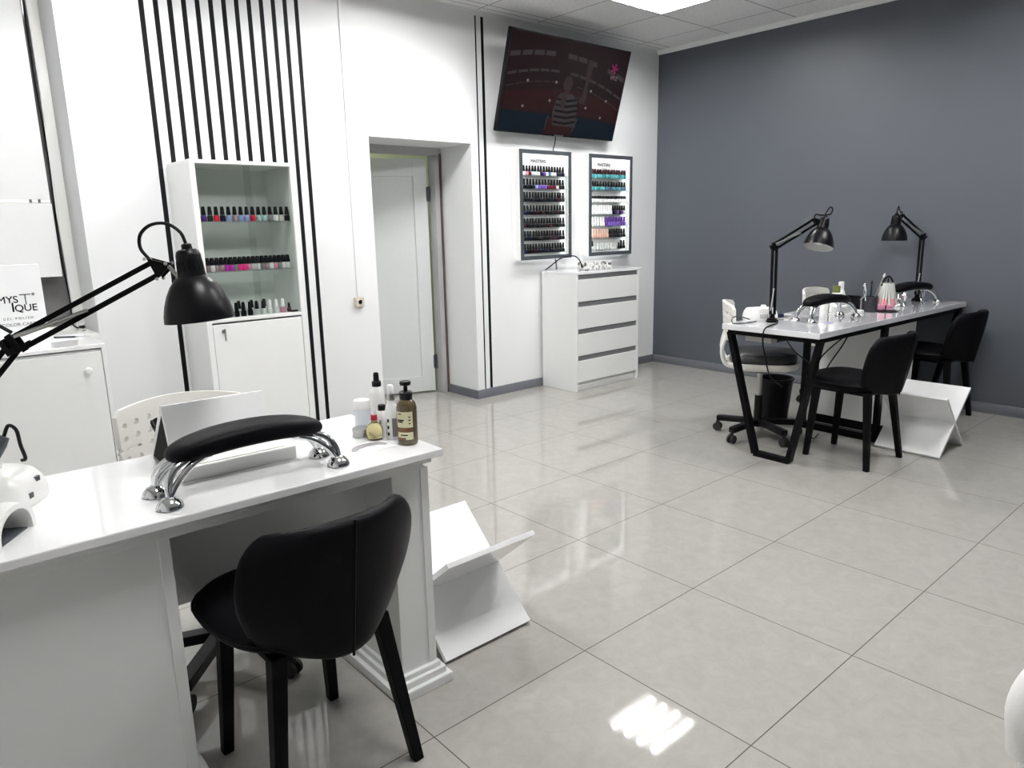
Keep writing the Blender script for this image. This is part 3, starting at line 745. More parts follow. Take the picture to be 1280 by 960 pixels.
# ------------------------------------------------------------------ white office chairs
def office_chair(label, loc, rz, star=0., up=0., cat='chair'):
    t = thing('office_chair', label, cat, loc, rz, 'white office chairs')
    bm = BM(); lathe(bm, [(.03, .065), (.032, .075), (.030, .12), (.024, .125)], seg=14)
    for k in range(5):
        a = star+k*2*PI/5; c, s = math.cos(a), math.sin(a)
        vs = bar(bm, (c*.02, s*.02, .098), (c*.265, s*.265, .085), .044, .034)
    obj('star_base', bm, BPLA, t, bevel=.003)
    for k in range(5):
        a = star+k*2*PI/5; c, s = math.cos(a), math.sin(a)
        bm = BM(); px, py = c*.262, s*.262
        for q in (-1, 1):
            x, y = px-s*.014*q*1., py+c*.014*q
            cyl(bm, (x-s*.006*q, y+c*.006*q, .0265), (x+s*.006*q, y-c*.006*q, .0265), .0265, seg=16)
        cyl(bm, (px, py, .03), (px, py, .085), .008, seg=8); box(bm, px-.012, py-.012, .04, px+.012, py+.012, .06)
        obj('caster', bm, RUBB, t)
    bm = BM(); cyl(bm, (0, 0, .11), (0, 0, .27), .026); obj('gas_lift_cover', bm, BPLA, t)
    bm = BM(); cyl(bm, (0, 0, .27), (0, 0, .39+up), .016); obj('gas_lift', bm, STEEL, t)
    bm = BM(); lathe(bm, [(.03, .38+up), (.11, .392+up), (.15, .41+up), (0, .412+up)], seg=20); obj('mechanism', bm, BPLA, t)
    def pad(name, W, D, prof, m, par):
        bm = BM(); N = 32; rings = []
        for k, z in prof:
            ring = []
            for i in range(N):
                a = 2*PI*i/N; c, s = math.cos(a), math.sin(a); e = 2/3.6
                ring.append(bm.verts.new((W*k*math.copysign(abs(c)**e, c), D*k*math.copysign(abs(s)**e, s)+.01, z+up)))
                if k == 0: break
            rings.append(ring)
        for a, b in zip(rings, rings[1:]):
            for i in range(N):
                j = (i+1) % N
                if len(a) == 1: bm.faces.new((a[0], b[i], b[j]))
                elif len(b) == 1: bm.faces.new((a[i], a[j], b[0]))
                else: bm.faces.new((a[i], a[j], b[j], b[i]))
        return obj(name, bm, m, par, smooth=50)
    pad('seat_shell', .215, .215, ((0, .412), (.80, .412), (.95, .425), (1., .445), (1., .462), (.96, .464), (.9, .455), (0, .455)), CREAM, t)
    pad('seat_cushion', .200, .200, ((0, .457), (.97, .457), (1., .472), (1., .500), (.95, .516), (.5, .524), (0, .525)), LEATHG, t)
    # perforated backrest: rows of round holes
    NX, NZ, cs = 10, 5, .0405
    x0 = -NX*cs/2
    def bend(x, z):
        q = x/(NX*cs/2)
        return Vector((x*(1-.03*q*q), -.225 + .060*q*q - .07*(z-.62) - (.03*max(0, (z-.83)/.05)**1.5 if z > .83 else 0) + 0., z - .022*q*q*(1 if z > .7 else 0)+up))
    bm = BM(); Z0 = .60; cache = {}
    def V(x, z):
        k = (round(x, 4), round(z, 4))
        if k not in cache: cache[k] = bm.verts.new(bend(x, z))
        return cache[k]
    for i in range(NX):
        for j in range(NZ):
            cx, cz = x0+(i+.5)*cs, Z0+(j+.5)*cs; h = cs/2
            ou = [(h, 0), (h, h), (0, h), (-h, h), (-h, 0), (-h, -h), (0, -h), (h, -h)]
            O = [V(cx+a, cz+b) for a, b in ou]
            if True:
                I = [V(cx+.0100*math.cos(k*PI/4), cz+.0100*math.sin(k*PI/4)) for k in range(8)]
                for k in range(8): bm.faces.new((O[k], O[(k+1) % 8], I[(k+1) % 8], I[k]))
            else: bm.faces.new(O)
    zt = Z0+NZ*cs
    for i in range(NX):     # rolled top and bottom margins
        for (za, zb) in ((zt, zt+.016), (zt+.016, zt+.032)):
            a, b = x0+i*cs, x0+(i+1)*cs; m_ = (a+b)/2
            sh = lambda x, z: V(x*(1 if z < zt+.02 else .93), z)
            bm.faces.new((sh(a, za), sh(m_, za), sh(b, za), sh(b, zb), sh(m_, zb), sh(a, zb)))
    o = obj('backrest', bm, CREAM, t, smooth=180, solid=.020); es = o.modifiers.new('e', 'EDGE_SPLIT'); es.split_angle = R(32)
    bm = BM()
    for s in (-1, 1): tube(bm, crom([(s*.11, -.15, .430+up), (s*.12, -.215, .45+up), (s*.12, -.240, .53+up), (s*.11, -.222, .63+up)], 5), [.014]*5+[.013]*11, 8)
    obj('back_support', bm, PLASW, t)
    return t
office_chair('white office chair behind the manicure desk, perforated back showing', (-.885, .765, 0), R(176), R(50), .015)
office_chair('white office chair with black cushion at the end of the long table', (2.585, .895, 0), R(-147), R(250), .04)
office_chair('white office chair behind the long table, only its back showing', (3.82, .985, 0), R(180), R(40), .02)

# ------------------------------------------------------------------ cross-board floor racks
def rack(label, loc, rz):
    t = thing('cross_board_rack', label, 'magazine rack', loc, rz, 'white cross-board racks')
    for (ya, yb) in ((-.19, .165), (.19, -.222)):
        bm = BM()
        bar(bm, (0, ya*1., .008), (0, yb, .352), .3625, .017, up=(0, 1, 1))
        o = obj('board', bm, WHITE if False else GLOSSW, t, bevel=.0015)
    return t
rk = rack('white cross-board rack standing on the floor beside the manicure desk', (-.198, .437, 0), 0)
copy_tree(rk, 'white cross-board rack standing on the floor under the long table', (3.055, .092, 0), R(90)+R(0))

# ------------------------------------------------------------------ long table on black frames
TX, TY, TR = 2.148, .318, R(-1.6)
t = thing('long_table', 'long white table on black trapezoid frames beside the charcoal wall', 'table', (TX, TY, 0), TR)
TL, TD = 2.05, .60
bm = BM(); box(bm, 0, 0, .738, TL, TD, .770); obj('tabletop', bm, TABLEW, t, bevel=.002)
bm = BM(); box(bm, .03, .020, .708, TL-.03, .045, .738); box(bm, .03, TD-.045, .708, TL-.03, TD-.020, .738)
obj('rail', bm, BMET, t)
for x in (.035, TL-.085):
    bm = BM(); w = .045
    P = [(.022, .722), (.160, .014), (.375, .014), (TD-.022, .722)]
    for a, b in zip(P, P[1:]+P[:1]): bar(bm, (x+w/2, a[0], a[1]), (x+w/2, b[0], b[1]), w, .028, up=(0, .3, 1) if a[1] != b[1] else None)
    obj('leg_frame', bm, BMET, t)
bm = BM()
for a, b in (((.82, .018, .724), (.82, .018, .03)), ((.82, .018, .030), (.82, .50, .030)), ((.82, .50, .03), (.82, .50, .724)), ((.82, .018, .724), (.82, .50, .724))): bar(bm, a, b, .045, .030)
box(bm, .80, .0, 0, .84, .52, .045)
obj('middle_frame', bm, BMET, t)
bm = BM(); box(bm, 1.00, .05, .06, 1.36, .52, .738); obj('pedestal', bm, WHITE, t, bevel=.002)
bm = BM(); box(bm, 1.01, .07, 0, 1.35, .51, .06); obj('toe_kick', bm, BMET, t)
bm = BM(); box(bm, .16, .34, .665, .42, .50, .738); tr = obj('under_tray', bm, BPLA, t, bevel=.002)
bm = BM(); box(bm, .10, .335, .668, .16, .505, .738); obj('tray_end', bm, SILV, tr, bevel=.002)
TZ = .770

# cables under the long table
def cable(pts, r, m, label, n=8):
    bm = BM(); tube(bm, crom(pts, n), r, 6); return tag(obj('power_cable', bm, m), label, 'cable')
cable([(2.42, .70, .765), (2.30, .66, .775), (2.140, .63, .768), (2.125, .63, .70), (2.14, .62, .62), (2.17, .60, .5), (2.28, .58, .42)], .0045, BPLA, 'black lamp cable hanging over the near end of the long table')
cable([(2.50, .70, .668), (2.42, .58, .60), (2.36, .45, .56), (2.31, .405, .55), (2.285, .40, .53), (2.31, .395, .515), (2.33, .40, .54), (2.40, .42, .60), (2.62, .40, .69), (2.70, .38, .708)], .004, BPLA, 'black cable looped behind the near leg of the long table')
cable([(2.78, .42, .737), (2.72, .45, .62), (2.64, .50, .48), (2.60, .54, .3), (2.62, .58, .12), (2.74, .60, .012), (2.86, .62, .010)], .004, BPLA, 'black cable hanging from the long table down behind the chair')
cable([(3.62, .60, .737), (3.66, .62, .60), (3.72, .66, .48), (3.82, .70, .30), (3.92, .74, .02), (4.05, .78, .01)], .004, BPLA, 'black cable hanging under the far end of the long table')

# ------------------------------------------------------------------ waste bin
t = thing('waste_bin', 'black waste bin on the floor under the long table', 'bin', (3.005, 1.015, 0))
bm = BM(); lathe(bm, [(.085, 0), (.090, .004), (.115, .30), (.111, .30), (.087, .01), (0, .008)], seg=28, close=False); bm.faces.new([v for v in bm.verts if abs(v.co.z) < 1e-6]); obj('bucket', bm, BPLA, t, smooth=40)
bm = BM(); lathe(bm, [(.115, .288), (.121, .290), (.121, .304), (.111, .304)], seg=28, close=False); obj('rim', bm, BPLA, t)

# ------------------------------------------------------------------ hand rests
def hand_rest(label, loc, rz):
    t = thing('hand_rest', label, 'hand rest', loc, rz, 'black manicure hand rests')
    bm = BM(); N, K = 36, 9; rings = []
    prof = ((0, -.020), (.80, -.020), (.95, -.014), (1., 0), (.98, .014), (.90, .024), (.6, .030), (0, .032))
    for k, z in prof:
        ring = []
        for i in range(N):
            a = 2*PI*i/N; c, s = math.cos(a), math.sin(a); e = 2/2.9
            x = .198*math.copysign(abs(c)**e, c)*k; y = .060*math.copysign(abs(s)**e, s)*k
            ring.append(bm.verts.new((x, y, .122+z-.55*x*x)))
            if k == 0: break
        rings.append(ring)
    for a, b in zip(rings, rings[1:]):
        for i in range(N):
            j = (i+1) % N
            if len(a) == 1: bm.faces.new((a[0], b[i], b[j]))
            elif len(b) == 1: bm.faces.new((a[i], a[j], b[0]))
            else: bm.faces.new((a[i], a[j], b[j], b[i]))
    obj('pad', bm, LEATH, t, smooth=180, sub=1)
    for sx in (-1, 1):
        bm = BM(); box(bm, sx*.100, -.035, .092, sx*.150, .035, .098); obj('mounting_plate', bm, CHROME, t, bevel=.002)
        for sy in (-1, 1):
            fx, fy = sx*.212, sy*.054
            bm = BM()
            for q in (-1, 1):
                p = crom([(sx*(.128+q*.022), sy*.022, .098), (sx*(.170+q*.018), sy*.036, .082), (sx*(.199+q*.010), sy*.048, .052), (fx+q*.002, fy, .016)], 6)
                tube(bm, p, [.0085]*len(p), 10)
            lg = obj('leg', bm, CHROME, t)
            bm = BM(); lathe(bm, [(.028, 0), (.0300, .003), (.028, .011), (.019, .022), (.010, .027), (0, .028)], c=(fx, fy, 0), seg=20); obj('foot', bm, CHROME, lg)
    return t
hr = hand_rest('black hand rest on chrome legs standing on the manicure desk', (-.918, .283, DZ0), R(.5))
copy_tree(hr, 'black hand rest at the near end of the long table, beside the lamp', (2.720, .562, TZ), R(-10))
copy_tree(hr, 'black hand rest on chrome legs beneath the far lamp, next to the charcoal wall', (3.860, .505, TZ), R(-14))

# ------------------------------------------------------------------ architect lamps
def arch_lamp(label, base, elbow, joint, neck, axis, cable_pts, side, scale=1., ext=0.):
    B = Vector(base)
    L = lambda p: Vector(p)-B
    t = thing('desk_lamp', label, 'lamp', base, 0, 'black jointed desk lamps')
    e, j, n = L(elbow), L(joint), L(neck); ax = Vector(axis).normalized()
    S = Vector(side).normalized()            # in-plane offset of the twin rods is across the arm
    bm = BM(); lathe(bm, [(.034, 0), (.034, .012), (.016, .018), (.013, .05)], seg=18); box(bm, -.025, -.02, 0, .025, .02, .024)
    obj('base_clamp', bm, BMET, t, bevel=.002)
    d1 = (e-Vector((0, 0, .05))).normalized(); up1 = d1.cross(S).normalized()
    d2 = (j-e).normalized(); up2 = d2.cross(S).normalized()
    if up2.z < 0: up2 = -up2
    bm = BM(); h = .012
    for q in (-1, 1): bar(bm, Vector((0, 0, .045))+up1*h*q, e+up1*h*q, .012, .012)
    obj('lower_arm', bm, BMET, t)
    bm = BM(); h = .016
    bar(bm, e+up2*h-d2*ext, j+up2*h, .012, .012); bar(bm, e-up2*h, j-up2*h, .012, .012)
    ua = obj('upper_arm', bm, BMET, t)
    bm = BM(); tube(bm, [e+up2*.014+d2*.01+S*.012, e-up2*.012+d2*.17+S*.012], .0042, 8); tube(bm, [e+up2*.014+d2*.01-S*.012, e-up2*.012+d2*.17-S*.012], .0042, 8); obj('spring', bm, STEEL, t)
    bm = BM(); p = Vector((0, 0, .05)); tube(bm, [p+up1*.016+S*.012+d1*.02, p+d1*.15+S*.012], .0042, 8); tube(bm, [p+up1*.016-S*.012+d1*.02, p+d1*.15-S*.012], .0042, 8); obj('spring', bm, STEEL, t)
    bm = BM()
    for q in (-1, 1):
        c = S*.011*q
        bar(bm, e-up2*.022+c, e+up2*.024+c, .016, .004, up=S); bar(bm, e+up2*.018+c-d2*.02, e-up2*.018+c-d2*.02, .011, .004, up=S)
        bar(bm, e-d2*.02-up2*.012+c, e+d2*.02-up2*.012+c, .014, .004, up=S)
    obj('elbow_joint', bm, BMET, t)
    bm = BM()
    for q in (-1, 1):
        c = S*.011*q
        vs = [j+up2*.028+c, j+d2*.030-up2*.004+c, j+d2*.026-up2*.016+c, j-up2*.026+c-d2*.006]
        ve = [v+S*.004*q for v in vs]
        A = [bm.verts.new(v) for v in vs]; Bv = [bm.verts.new(v) for v in ve]
        bm.faces.new(A); bm.faces.new(Bv)
        for i in range(4): bm.faces.new((A[i], A[(i+1) % 4], Bv[(i+1) % 4], Bv[i]))
        for v in (vs[0], vs[3], vs[1]): cyl(bm, v+S*.003*q-(d2*.004 if v == vs[0] else Vector()), v+S*.007*q-(d2*.004 if v == vs[0] else Vector()), .004, seg=8, mi=1)
    obj('head_joint', bm, [BMET, STEEL], t)
    bm = BM(); q = n + ax*.072
    u = (j+d2*.026-up2*.010)
    v = (u-q); v = (v-ax*v.dot(ax)).normalized()
    tube(bm, [u, q+v*.032], .005, 8); lathe(bm, [(.008, -.004), (.010, .006)], c=q+v*.033, axis=v, seg=10)
    obj('head_pivot', bm, STEEL, t)
    # shade: vented neck and bell
    bm = BM()
    neck_p = [(0, 0), (.020, .001), (.027, .006), (.030, .016), (.031, .034), (.0325, .052), (.034, .068)]
    bell_o = [(.034, .068), (.044, .075), (.057, .091), (.069, .113), (.078, .138), (.0835, .162), (.0850, .180)]
    bell_i = [(.0835, .180), (.0820, .162), (.0765, .138), (.0675, .114), (.0555, .093), (.042, .078), (.030, .072), (0, .072)]
    lathe(bm, [(r*scale, h_*scale) for r, h_ in neck_p], seg=32, c=n, axis=ax, close=False)
    lathe(bm, [(r*scale, h_*scale) for r, h_ in bell_o], seg=32, c=n, axis=ax, close=False)
    sh = obj('shade', bm, SHADE, t, smooth=60)
    bm = BM(); lathe(bm, [(r*scale, h_*scale) for r, h_ in bell_i], seg=32, c=n, axis=ax, close=False); lathe(bm, [(.0850*scale, .180*scale), (.0835*scale, .180*scale)], seg=32, c=n, axis=ax, close=False)
    o = obj('shade_lining', bm, INNERW, sh, smooth=60); 
    bm = BM(); uu, vv, _ = frame_from(ax)
    for k in range(16):
        a = 2*PI*k/16; r0 = uu*math.cos(a)+vv*math.sin(a)
        bar(bm, n+ax*.030*scale+r0*.0305*scale, n+ax*.054*scale+r0*.0320*scale, .0042, .0015, up=r0)
    obj('vent_slots', bm, INK, sh)
    bm = BM(); lathe(bm, [(.013, .002), (.012, -.010), (.008, -.013)], seg=12, c=n, axis=ax); obj('cord_grip', bm, BPLA, sh)
    bm = BM(); lathe(bm, [(.012, .080), (.014, .10), (.026, .125), (.028, .142), (.02, .158), (0, .165)], seg=16, c=n, axis=ax, close=False); obj('bulb', bm, PLASW, t)
    bm = BM(); tube(bm, crom([n-ax*.012]+[L(p) for p in cable_pts], 8), .0042, 6); obj('cord', bm, BPLA, t)
    return t
CR = Vector((.750, -.661, -.0)); CU = Vector((0, 0, 1)); CF = Vector((.66, .75, 0))
# front lamp
J = Vector((-1.035, .451, 1.278)); N0 = Vector((-.975, .398, 1.322))
arch_lamp('black jointed desk lamp on the manicure desk in front', (-1.60, .60, DZ0), (-1.330, .535, 1.120), tuple(J), tuple(N0), (.055, -.05, -1.),
          [tuple(N0+CU*.040-CR*.012), tuple(N0+CU*.060-CR*.042), tuple(N0+CU*.058-CR*.080), tuple(N0+CU*.036-CR*.108), tuple(N0+CU*.004-CR*.112), tuple(N0-CU*.022-CR*.094), tuple(J+CU*.008-CR*.006)], (.661, .750, 0), .96, .07)
cable([(-1.46, .60, 1.16), (-1.42, .575, 1.185), (-1.375, .555, 1.175), (-1.335, .540, 1.145)], .0042, BPLA, 'black cord looping to the elbow of the lamp in front')
# near lamp on the long table
N1 = Vector((2.722, .612, 1.368)); J1 = Vector((2.676, .650, 1.346))
arch_lamp('black jointed desk lamp at the near end of the long table', (2.405, .735, TZ), (2.478, .785, 1.208), tuple(J1), tuple(N1), (-.33, .0, -.90),
          [tuple(N1+CU*.03+CR*.006), tuple(N1+CU*.058+CR*.026), tuple(N1+CU*.05+CR*.042), tuple(N1+CU*.02+CR*.030), tuple(N1+CU*.015-CR*.02), tuple(J1+CU*.04), tuple(J1)], (.661, .750, 0))
N2 = Vector((3.985, .700, 1.378)); J2 = Vector((4.050, .672, 1.372))
arch_lamp('black jointed desk lamp at the far end of the long table', (4.06, .54, TZ), (4.150, .575, 1.225), (4.050, .690, 1.362), tuple(N2), (-.02, 0., -1.),
          [tuple(N2+CU*.03), tuple(N2+CU*.06+CR*.008), tuple(N2+CU*.04+CR*.014), tuple(N2+CU*.012+CR*.03), (4.050, .690, 1.40), (4.055, .685, 1.375)], (.661, .750, 0))

# ------------------------------------------------------------------ things on the manicure desk
# dust collector: low slab with a raised sloping hood
t = thing('dust_collector', 'white sloping nail dust collector behind the hand rest on the manicure desk', 'dust collector', (-.905, .375, DZ0), R(-2.))
bm = BM(); prism(bm, [(0, 0), (.080, 0), (.086, .036), (0, .036)], 0, -.148, .148); obj('tray', bm, PLASW, t, bevel=.003)
bm = BM(); box(bm, -.12, .012, .036, .12, .078, .039); obj('filter_plate', bm, PLASW, t, bevel=.0014)
bm = BM()
for x0, x1, pf in ((-.148, .118, [(.072, 0), (.138, .172), (.150, .172), (.315, 0), (.298, 0), (.144, .150), (.088, 0)]), (.106, .118, [(.080, 0), (.141, .166), (.148, .166), (.308, 0)])): prism(bm, pf, 0, x0, x1)
obj('hood', bm, GLOSSW, t, bevel=.0015)
bm = BM(); prism(bm, [(.0895, .002), (.1445, .146), (.290, .002)], 0, -.1475, .104); obj('inside', bm, INK, t)  # black filler standing in for the shade inside the open hood
bm = BM(); cyl(bm, (-.138, .215, .098), (-.142, .232, .118), .010, seg=10); cyl(bm, (-.138, .240, .074), (-.142, .256, .092), .007, seg=10); tube(bm, crom([(-.14, .228, .11), (-.15, .25, .11), (-.145, .252, .088)], 5), .004, 6); obj('switch_knob', bm, BPLA, t)
# UV lamps
def arch_uv(label, loc, rz):
    t = thing('uv_nail_lamp', label, 'nail lamp', loc, rz)
    bm = BM(); n = 16; outer, inner = [], []
    # opening looks towards +X; arch in YZ
    rings = []
    for x, s in ((-.13, .72), (-.11, .92), (-.05, 1.), (.045, 1.), (.060, .97)):
        rings.append([bm.verts.new((x, -.074*s*math.cos(PI*k/n), .074*s*max(0, math.sin(PI*k/n))**.72)) for k in range(n+1)])
    rings.append([bm.verts.new((.060, -.060*math.cos(PI*k/n), .060*max(0, math.sin(PI*k/n))**.72)) for k in range(n+1)])
    rings.append([bm.verts.new((-.095, -.056*math.cos(PI*k/n), .054*max(0, math.sin(PI*k/n))**.72)) for k in range(n+1)])
    for a, b in zip(rings, rings[1:]):
        for k in range(n): bm.faces.new((a[k], a[k+1], b[k+1], b[k]))
    bm.faces.new(rings[0]); 
    obj('shell', bm, PLASW, t, smooth=45)
    bm = BM(); prism(bm, [(-.0555*math.cos(PI*k/n), .0535*max(0, math.sin(PI*k/n))**.72) for k in range(n+1)], 0, -.0945, -.090); obj('reflector', bm, STEEL, t)
    bm = BM(); box(bm, -.10, -.055, 0, .05, .055, .003); obj('mirror_tray', bm, FRAMEG, t)
    bm = BM()
    for k in range(4): cyl(bm, (-.089, -.03+.02*k, .036), (-.087, -.03+.02*k, .036), .006, seg=8)
    obj('led', bm, PLASW, t)
    return t
arch_uv('white arched nail lamp at the front corner of the manicure desk', (-1.462, .310, DZ0), R(-34))
def drill(label, loc, rz, w=.20, d=.15, h=.085):
    t = thing('manicure_drill', label, 'nail drill', loc, rz)
    bm = BM(); N = 28; rings = []
    for k, z in ((.96, 0), (1., .006), (1., .030), (.93, .055), (.80, .074), (.62, h), (.3, h+.004), (0, h+.004)):
        ring = []
        for i in range(N):
            a = 2*PI*i/N; c, s = math.cos(a), math.sin(a); e = 2/4.2
            ring.append(bm.verts.new((w/2*k*math.copysign(abs(c)**e, c), d/2*k*math.copysign(abs(s)**e, s), z)))
            if k == 0: break
        rings.append(ring)
    for a, b in zip(rings, rings[1:]):
        for i in range(N):
            j = (i+1) % N
            if len(b) == 1: bm.faces.new((a[i], a[j], b[0]))
            else: bm.faces.new((a[i], a[j], b[j], b[i]))
    bm.faces.new(rings[0])
    body = obj('body', bm, PLASW, t, smooth=40)
    bm = BM(); box(bm, -w*.42, -d*.42, -.0, w*.42, d*.42, .003); obj('rubber_base', bm, RUBB, t)
    bm = BM()
    for k in range(7): bar(bm, (-.035+k*.011, -d/2-.0005, .018), (-.035+k*.011, -d/2+.003, .042), .003, .004)
    obj('vents', bm, INKG, t)
    bm = BM(); lathe(bm, [(.016, 0), (.016, .010), (.013, .014), (0, .014)], c=(.02, 0, h+.002), seg=16); obj('dial', bm, PLASW, t)
    bm = BM(); box(bm, w/2-.006, -.032, .022, w/2+.001, -.018, .034); box(bm, w/2-.020, .01, .048, w/2-.006, .026, .060); obj('socket', bm, FRAMEG, t)
    return t
drill('white nail drill unit with side vents on the manicure desk', (-1.428, .550, DZ0), R(-38), .215, .15)
t = thing('drill_handpiece', 'dark drill handpiece resting upright at the edge of the desk', 'handpiece', (-1.485, .50, DZ0))
bm = BM(); lathe(bm, [(.030, 0), (.030, .01), (.016, .016), (.016, .03)], seg=16); obj('stand', bm, BPLA, t)
a = Vector((0, 0, .02)); b = Vector((.098, .01, .165))
dv = (b-a).normalized()
bm = BM(); tube(bm, [a, a+dv*.09, a+dv*.092, b-dv*.02, b], [.011, .014, .0155, .0155, .012], 14); obj('grip', bm, FRAMEG, t)
bm = BM(); tube(bm, crom([b, b+Vector((.012, .004, .022)), b+Vector((.026, .010, .008)), b+Vector((.030, .018, -.03)), b+Vector((.036, .026, -.066)), (.128, .048, .092)], 8), .0042, 7); obj('cord', bm, BPLA, t)

def add_bottle(name, label, cat, loc, parts, rz=0., group=None):
    t = thing(name, label, cat, loc, rz, group)
    for nm, m, prof in parts:
        bm = BM(); lathe(bm, prof, seg=22); obj(nm, bm, m, t, smooth=40)
    return t
gB = 'bottles on the corner of the manicure desk'
bt = add_bottle('pump_bottle', 'brown pump bottle with a cream label on the desk corner', 'bottle', (-.462, .268, DZ0),
    [('body', AMBER, [(.026, 0), (.029, .003), (.0295, .015), (.0295, .108), (.026, .122), (.018, .131), (.0165, .134)]), ('collar', BPLA, [(.0185, .132), (.019, .134), (.019, .152), (.016, .155), (.006, .156), (.006, .168)]), ('pump', BPLA, [(.0045, .166), (.0045, .172), (.015, .173), (.0165, .178), (.0155, .184), (0, .186)])], group=gB)
bm = BM(); box(bm, -.006, -.030, .174, .006, -.010, .181); obj('spout', bm, BPLA, bt, bevel=.002, rz=R(150))
def wrap(par, nm, m, r, z0, z1, a0, a1):
    bm = BM(); n = 10
    A = [bm.verts.new((r*math.cos(a0+(a1-a0)*k/n), r*math.sin(a0+(a1-a0)*k/n), z0)) for k in range(n+1)]
    B = [bm.verts.new((r*math.cos(a0+(a1-a0)*k/n), r*math.sin(a0+(a1-a0)*k/n), z1)) for k in range(n+1)]
    for k in range(n): bm.faces.new((A[k], A[k+1], B[k+1], B[k]))
    return obj(nm, bm, m, par, smooth=60)
va = math.atan2(-1.72, -1.09)     # towards the viewer's side of the desk
lb = wrap(bt, 'label', LABELY, .0300, .018, .100, va-1.15, va+.55)
wrap(bt, 'label_band', LABELB, .0302, .040, .054, va-1.15, va+.55)
wrap(bt, 'label_band', LABELB, .0302, .018, .024, va-1.15, va-.2)
for z, a, b in ((.092, -.95, -.55), (.074, -1.05, -.3), (.069, -1.05, -.45), (.083, .15, .3), (.074, .12, .32), (.064, .14, .3), (.030, -.7, .0)): wrap(bt, 'label_print', INK, .0304, z, z+.0035, va+a, va+b)
bt = add_bottle('spray_bottle', 'white bottle with silver collar and pump next to the brown bottle', 'bottle', (-.468, .340, DZ0),
    [('body', PLASW, [(.018, 0), (.020, .003), (.020, .085), (.016, .100), (.0125, .108), (.0125, .118)]), ('collar', STEEL, [(.0105, .117), (.0115, .118), (.0115, .136), (.010, .137)]), ('pump', PLASW, [(.009, .137), (.0095, .139), (.0095, .160), (.007, .163)])], group=gB)
wrap(bt, 'label', LABELG, .0203, .010, .066, va+.0, va+1.1)
for z in (.014, .034, .054): wrap(bt, 'label_print', INK, .0204, z, z+.010, va-.75, va-.45)
bt = add_bottle('oil_bottle', 'round bottle of yellow oil with a red cap on the manicure desk', 'bottle', (-.512, .368, DZ0),
    [('body', OIL, [(.012, 0), (.020, .003), (.0245, .014), (.0255, .026), (.0235, .038), (.016, .048), (.009, .053), (.008, .060)]), ('cap', RED, [(.0098, .060), (.0102, .061), (.0095, .074), (.008, .076)]), ('tip', PLASW, [(.005, .076), (.004, .084), (.002, .088)])], group=gB)
bt = add_bottle('spray_bottle', 'tall white spray bottle with a black nozzle at the back of the desk corner', 'bottle', (-.446, .455, DZ0),
    [('body', PLASW, [(.020, 0), (.0225, .003), (.0225, .115), (.021, .124), (.014, .134), (.013, .140)]), ('collar', BPLA, [(.0135, .138), (.014, .139), (.014, .152), (.012, .154)]), ('nozzle', BPLA, [(.0085, .153), (.0090, .154), (.0082, .178), (.006, .181)])], group=gB)
bt = add_bottle('small_bottle', 'small white bottle with a black screw cap between the taller bottles', 'bottle', (-.470, .392, DZ0),
    [('body', PLASW, [(.014, 0), (.016, .003), (.016, .068), (.012, .078)]), ('cap', BPLA, [(.0115, .078), (.0118, .079), (.0115, .093), (.010, .095)])], group=gB)
wrap(bt, 'label_print', INKG, .0162, .02, .05, va-.6, va-.2)
bt = add_bottle('cream_jar', 'translucent tub with a white lid behind the silver tin', 'jar', (-.472, .507, DZ0),
    [('body', CLEARP, [(.024, 0), (.0255, .002), (.0255, .060), (.024, .064)]), ('lid', PLASW, [(.0255, .064), (.026, .066), (.026, .088), (.024, .091), (0, .092)])], group=gB)
bt = add_bottle('metal_tin', 'silver tin in front of the translucent tub on the manicure desk', 'tin', (-.520, .432, DZ0),
    [('body', STEEL, [(.025, 0), (.027, .001), (.027, .013), (.026, .014)]), ('lid', STEEL, [(.0275, .014), (.028, .015), (.028, .025), (.027, .026), (0, .026)])], group=gB)
t = thing('design_card', 'card with a grey curved print lying flat beside the bottles', 'card', (-.565, .318, DZ0), R(2))
bm = BM(); box(bm, -.065, -.050, 0, .065, .045, .0005); obj('card', bm, PAPER, t)
bm = BM(); out = []; n = 16
for k in range(n+1):
    a = PI*(.06+.88*k/n); out.append((-.060*math.cos(a), -.022+.056*math.sin(a)))
for k in range(n, -1, -1):
    a = PI*(.06+.88*k/n); out.append((-.045*math.cos(a)*(.55 if 4 < k < 12 else 1.), -.022+.026*math.sin(a)))
prism(bm, out, 2, .0005, .0009); obj('print', bm, PRINT, t)

# ------------------------------------------------------------------ things on the long table
t = drill('white nail drill unit behind the near lamp on the long table', (2.445, .838, TZ), R(-30), .19, .14, .075)
cable([(2.35, .845, TZ+.012), (2.28, .88, TZ+.035), (2.22, .885, TZ+.03), (2.19, .86, TZ+.006), (2.25, .81, TZ+.005), (2.34, .80, TZ+.006)], .004, FRAMEG, 'grey cord coiled on the near corner of the long table')
t = thing('drill_handpiece', 'blue and white drill handpiece lying beside the drill on the long table', 'handpiece', (2.64, .795, TZ), R(-24))
bm = BM(); tube(bm, [(-.06, 0, .013), (-.05, 0, .013), (.0, 0, .013)], [.009, .012, .012], 12); obj('grip', bm, mat('navy_plastic', (.012, .016, .07), .3, var=.1), t)
bm = BM(); tube(bm, [(0, 0, .013), (.03, 0, .013), (.055, 0, .013)], [.010, .010, .005], 12); obj('nose', bm, PLASW, t)
bm = BM(); box(bm, -.11, -.085, 0, .11, .085, .0015); tag(obj('work_mat', bm, PRINT, None, (2.70, .735, TZ), R(-3), bevel=.0005), 'grey mat lying behind the near hand rest on the long table', 'mat')
gT = 'bottles in the middle of the long table'
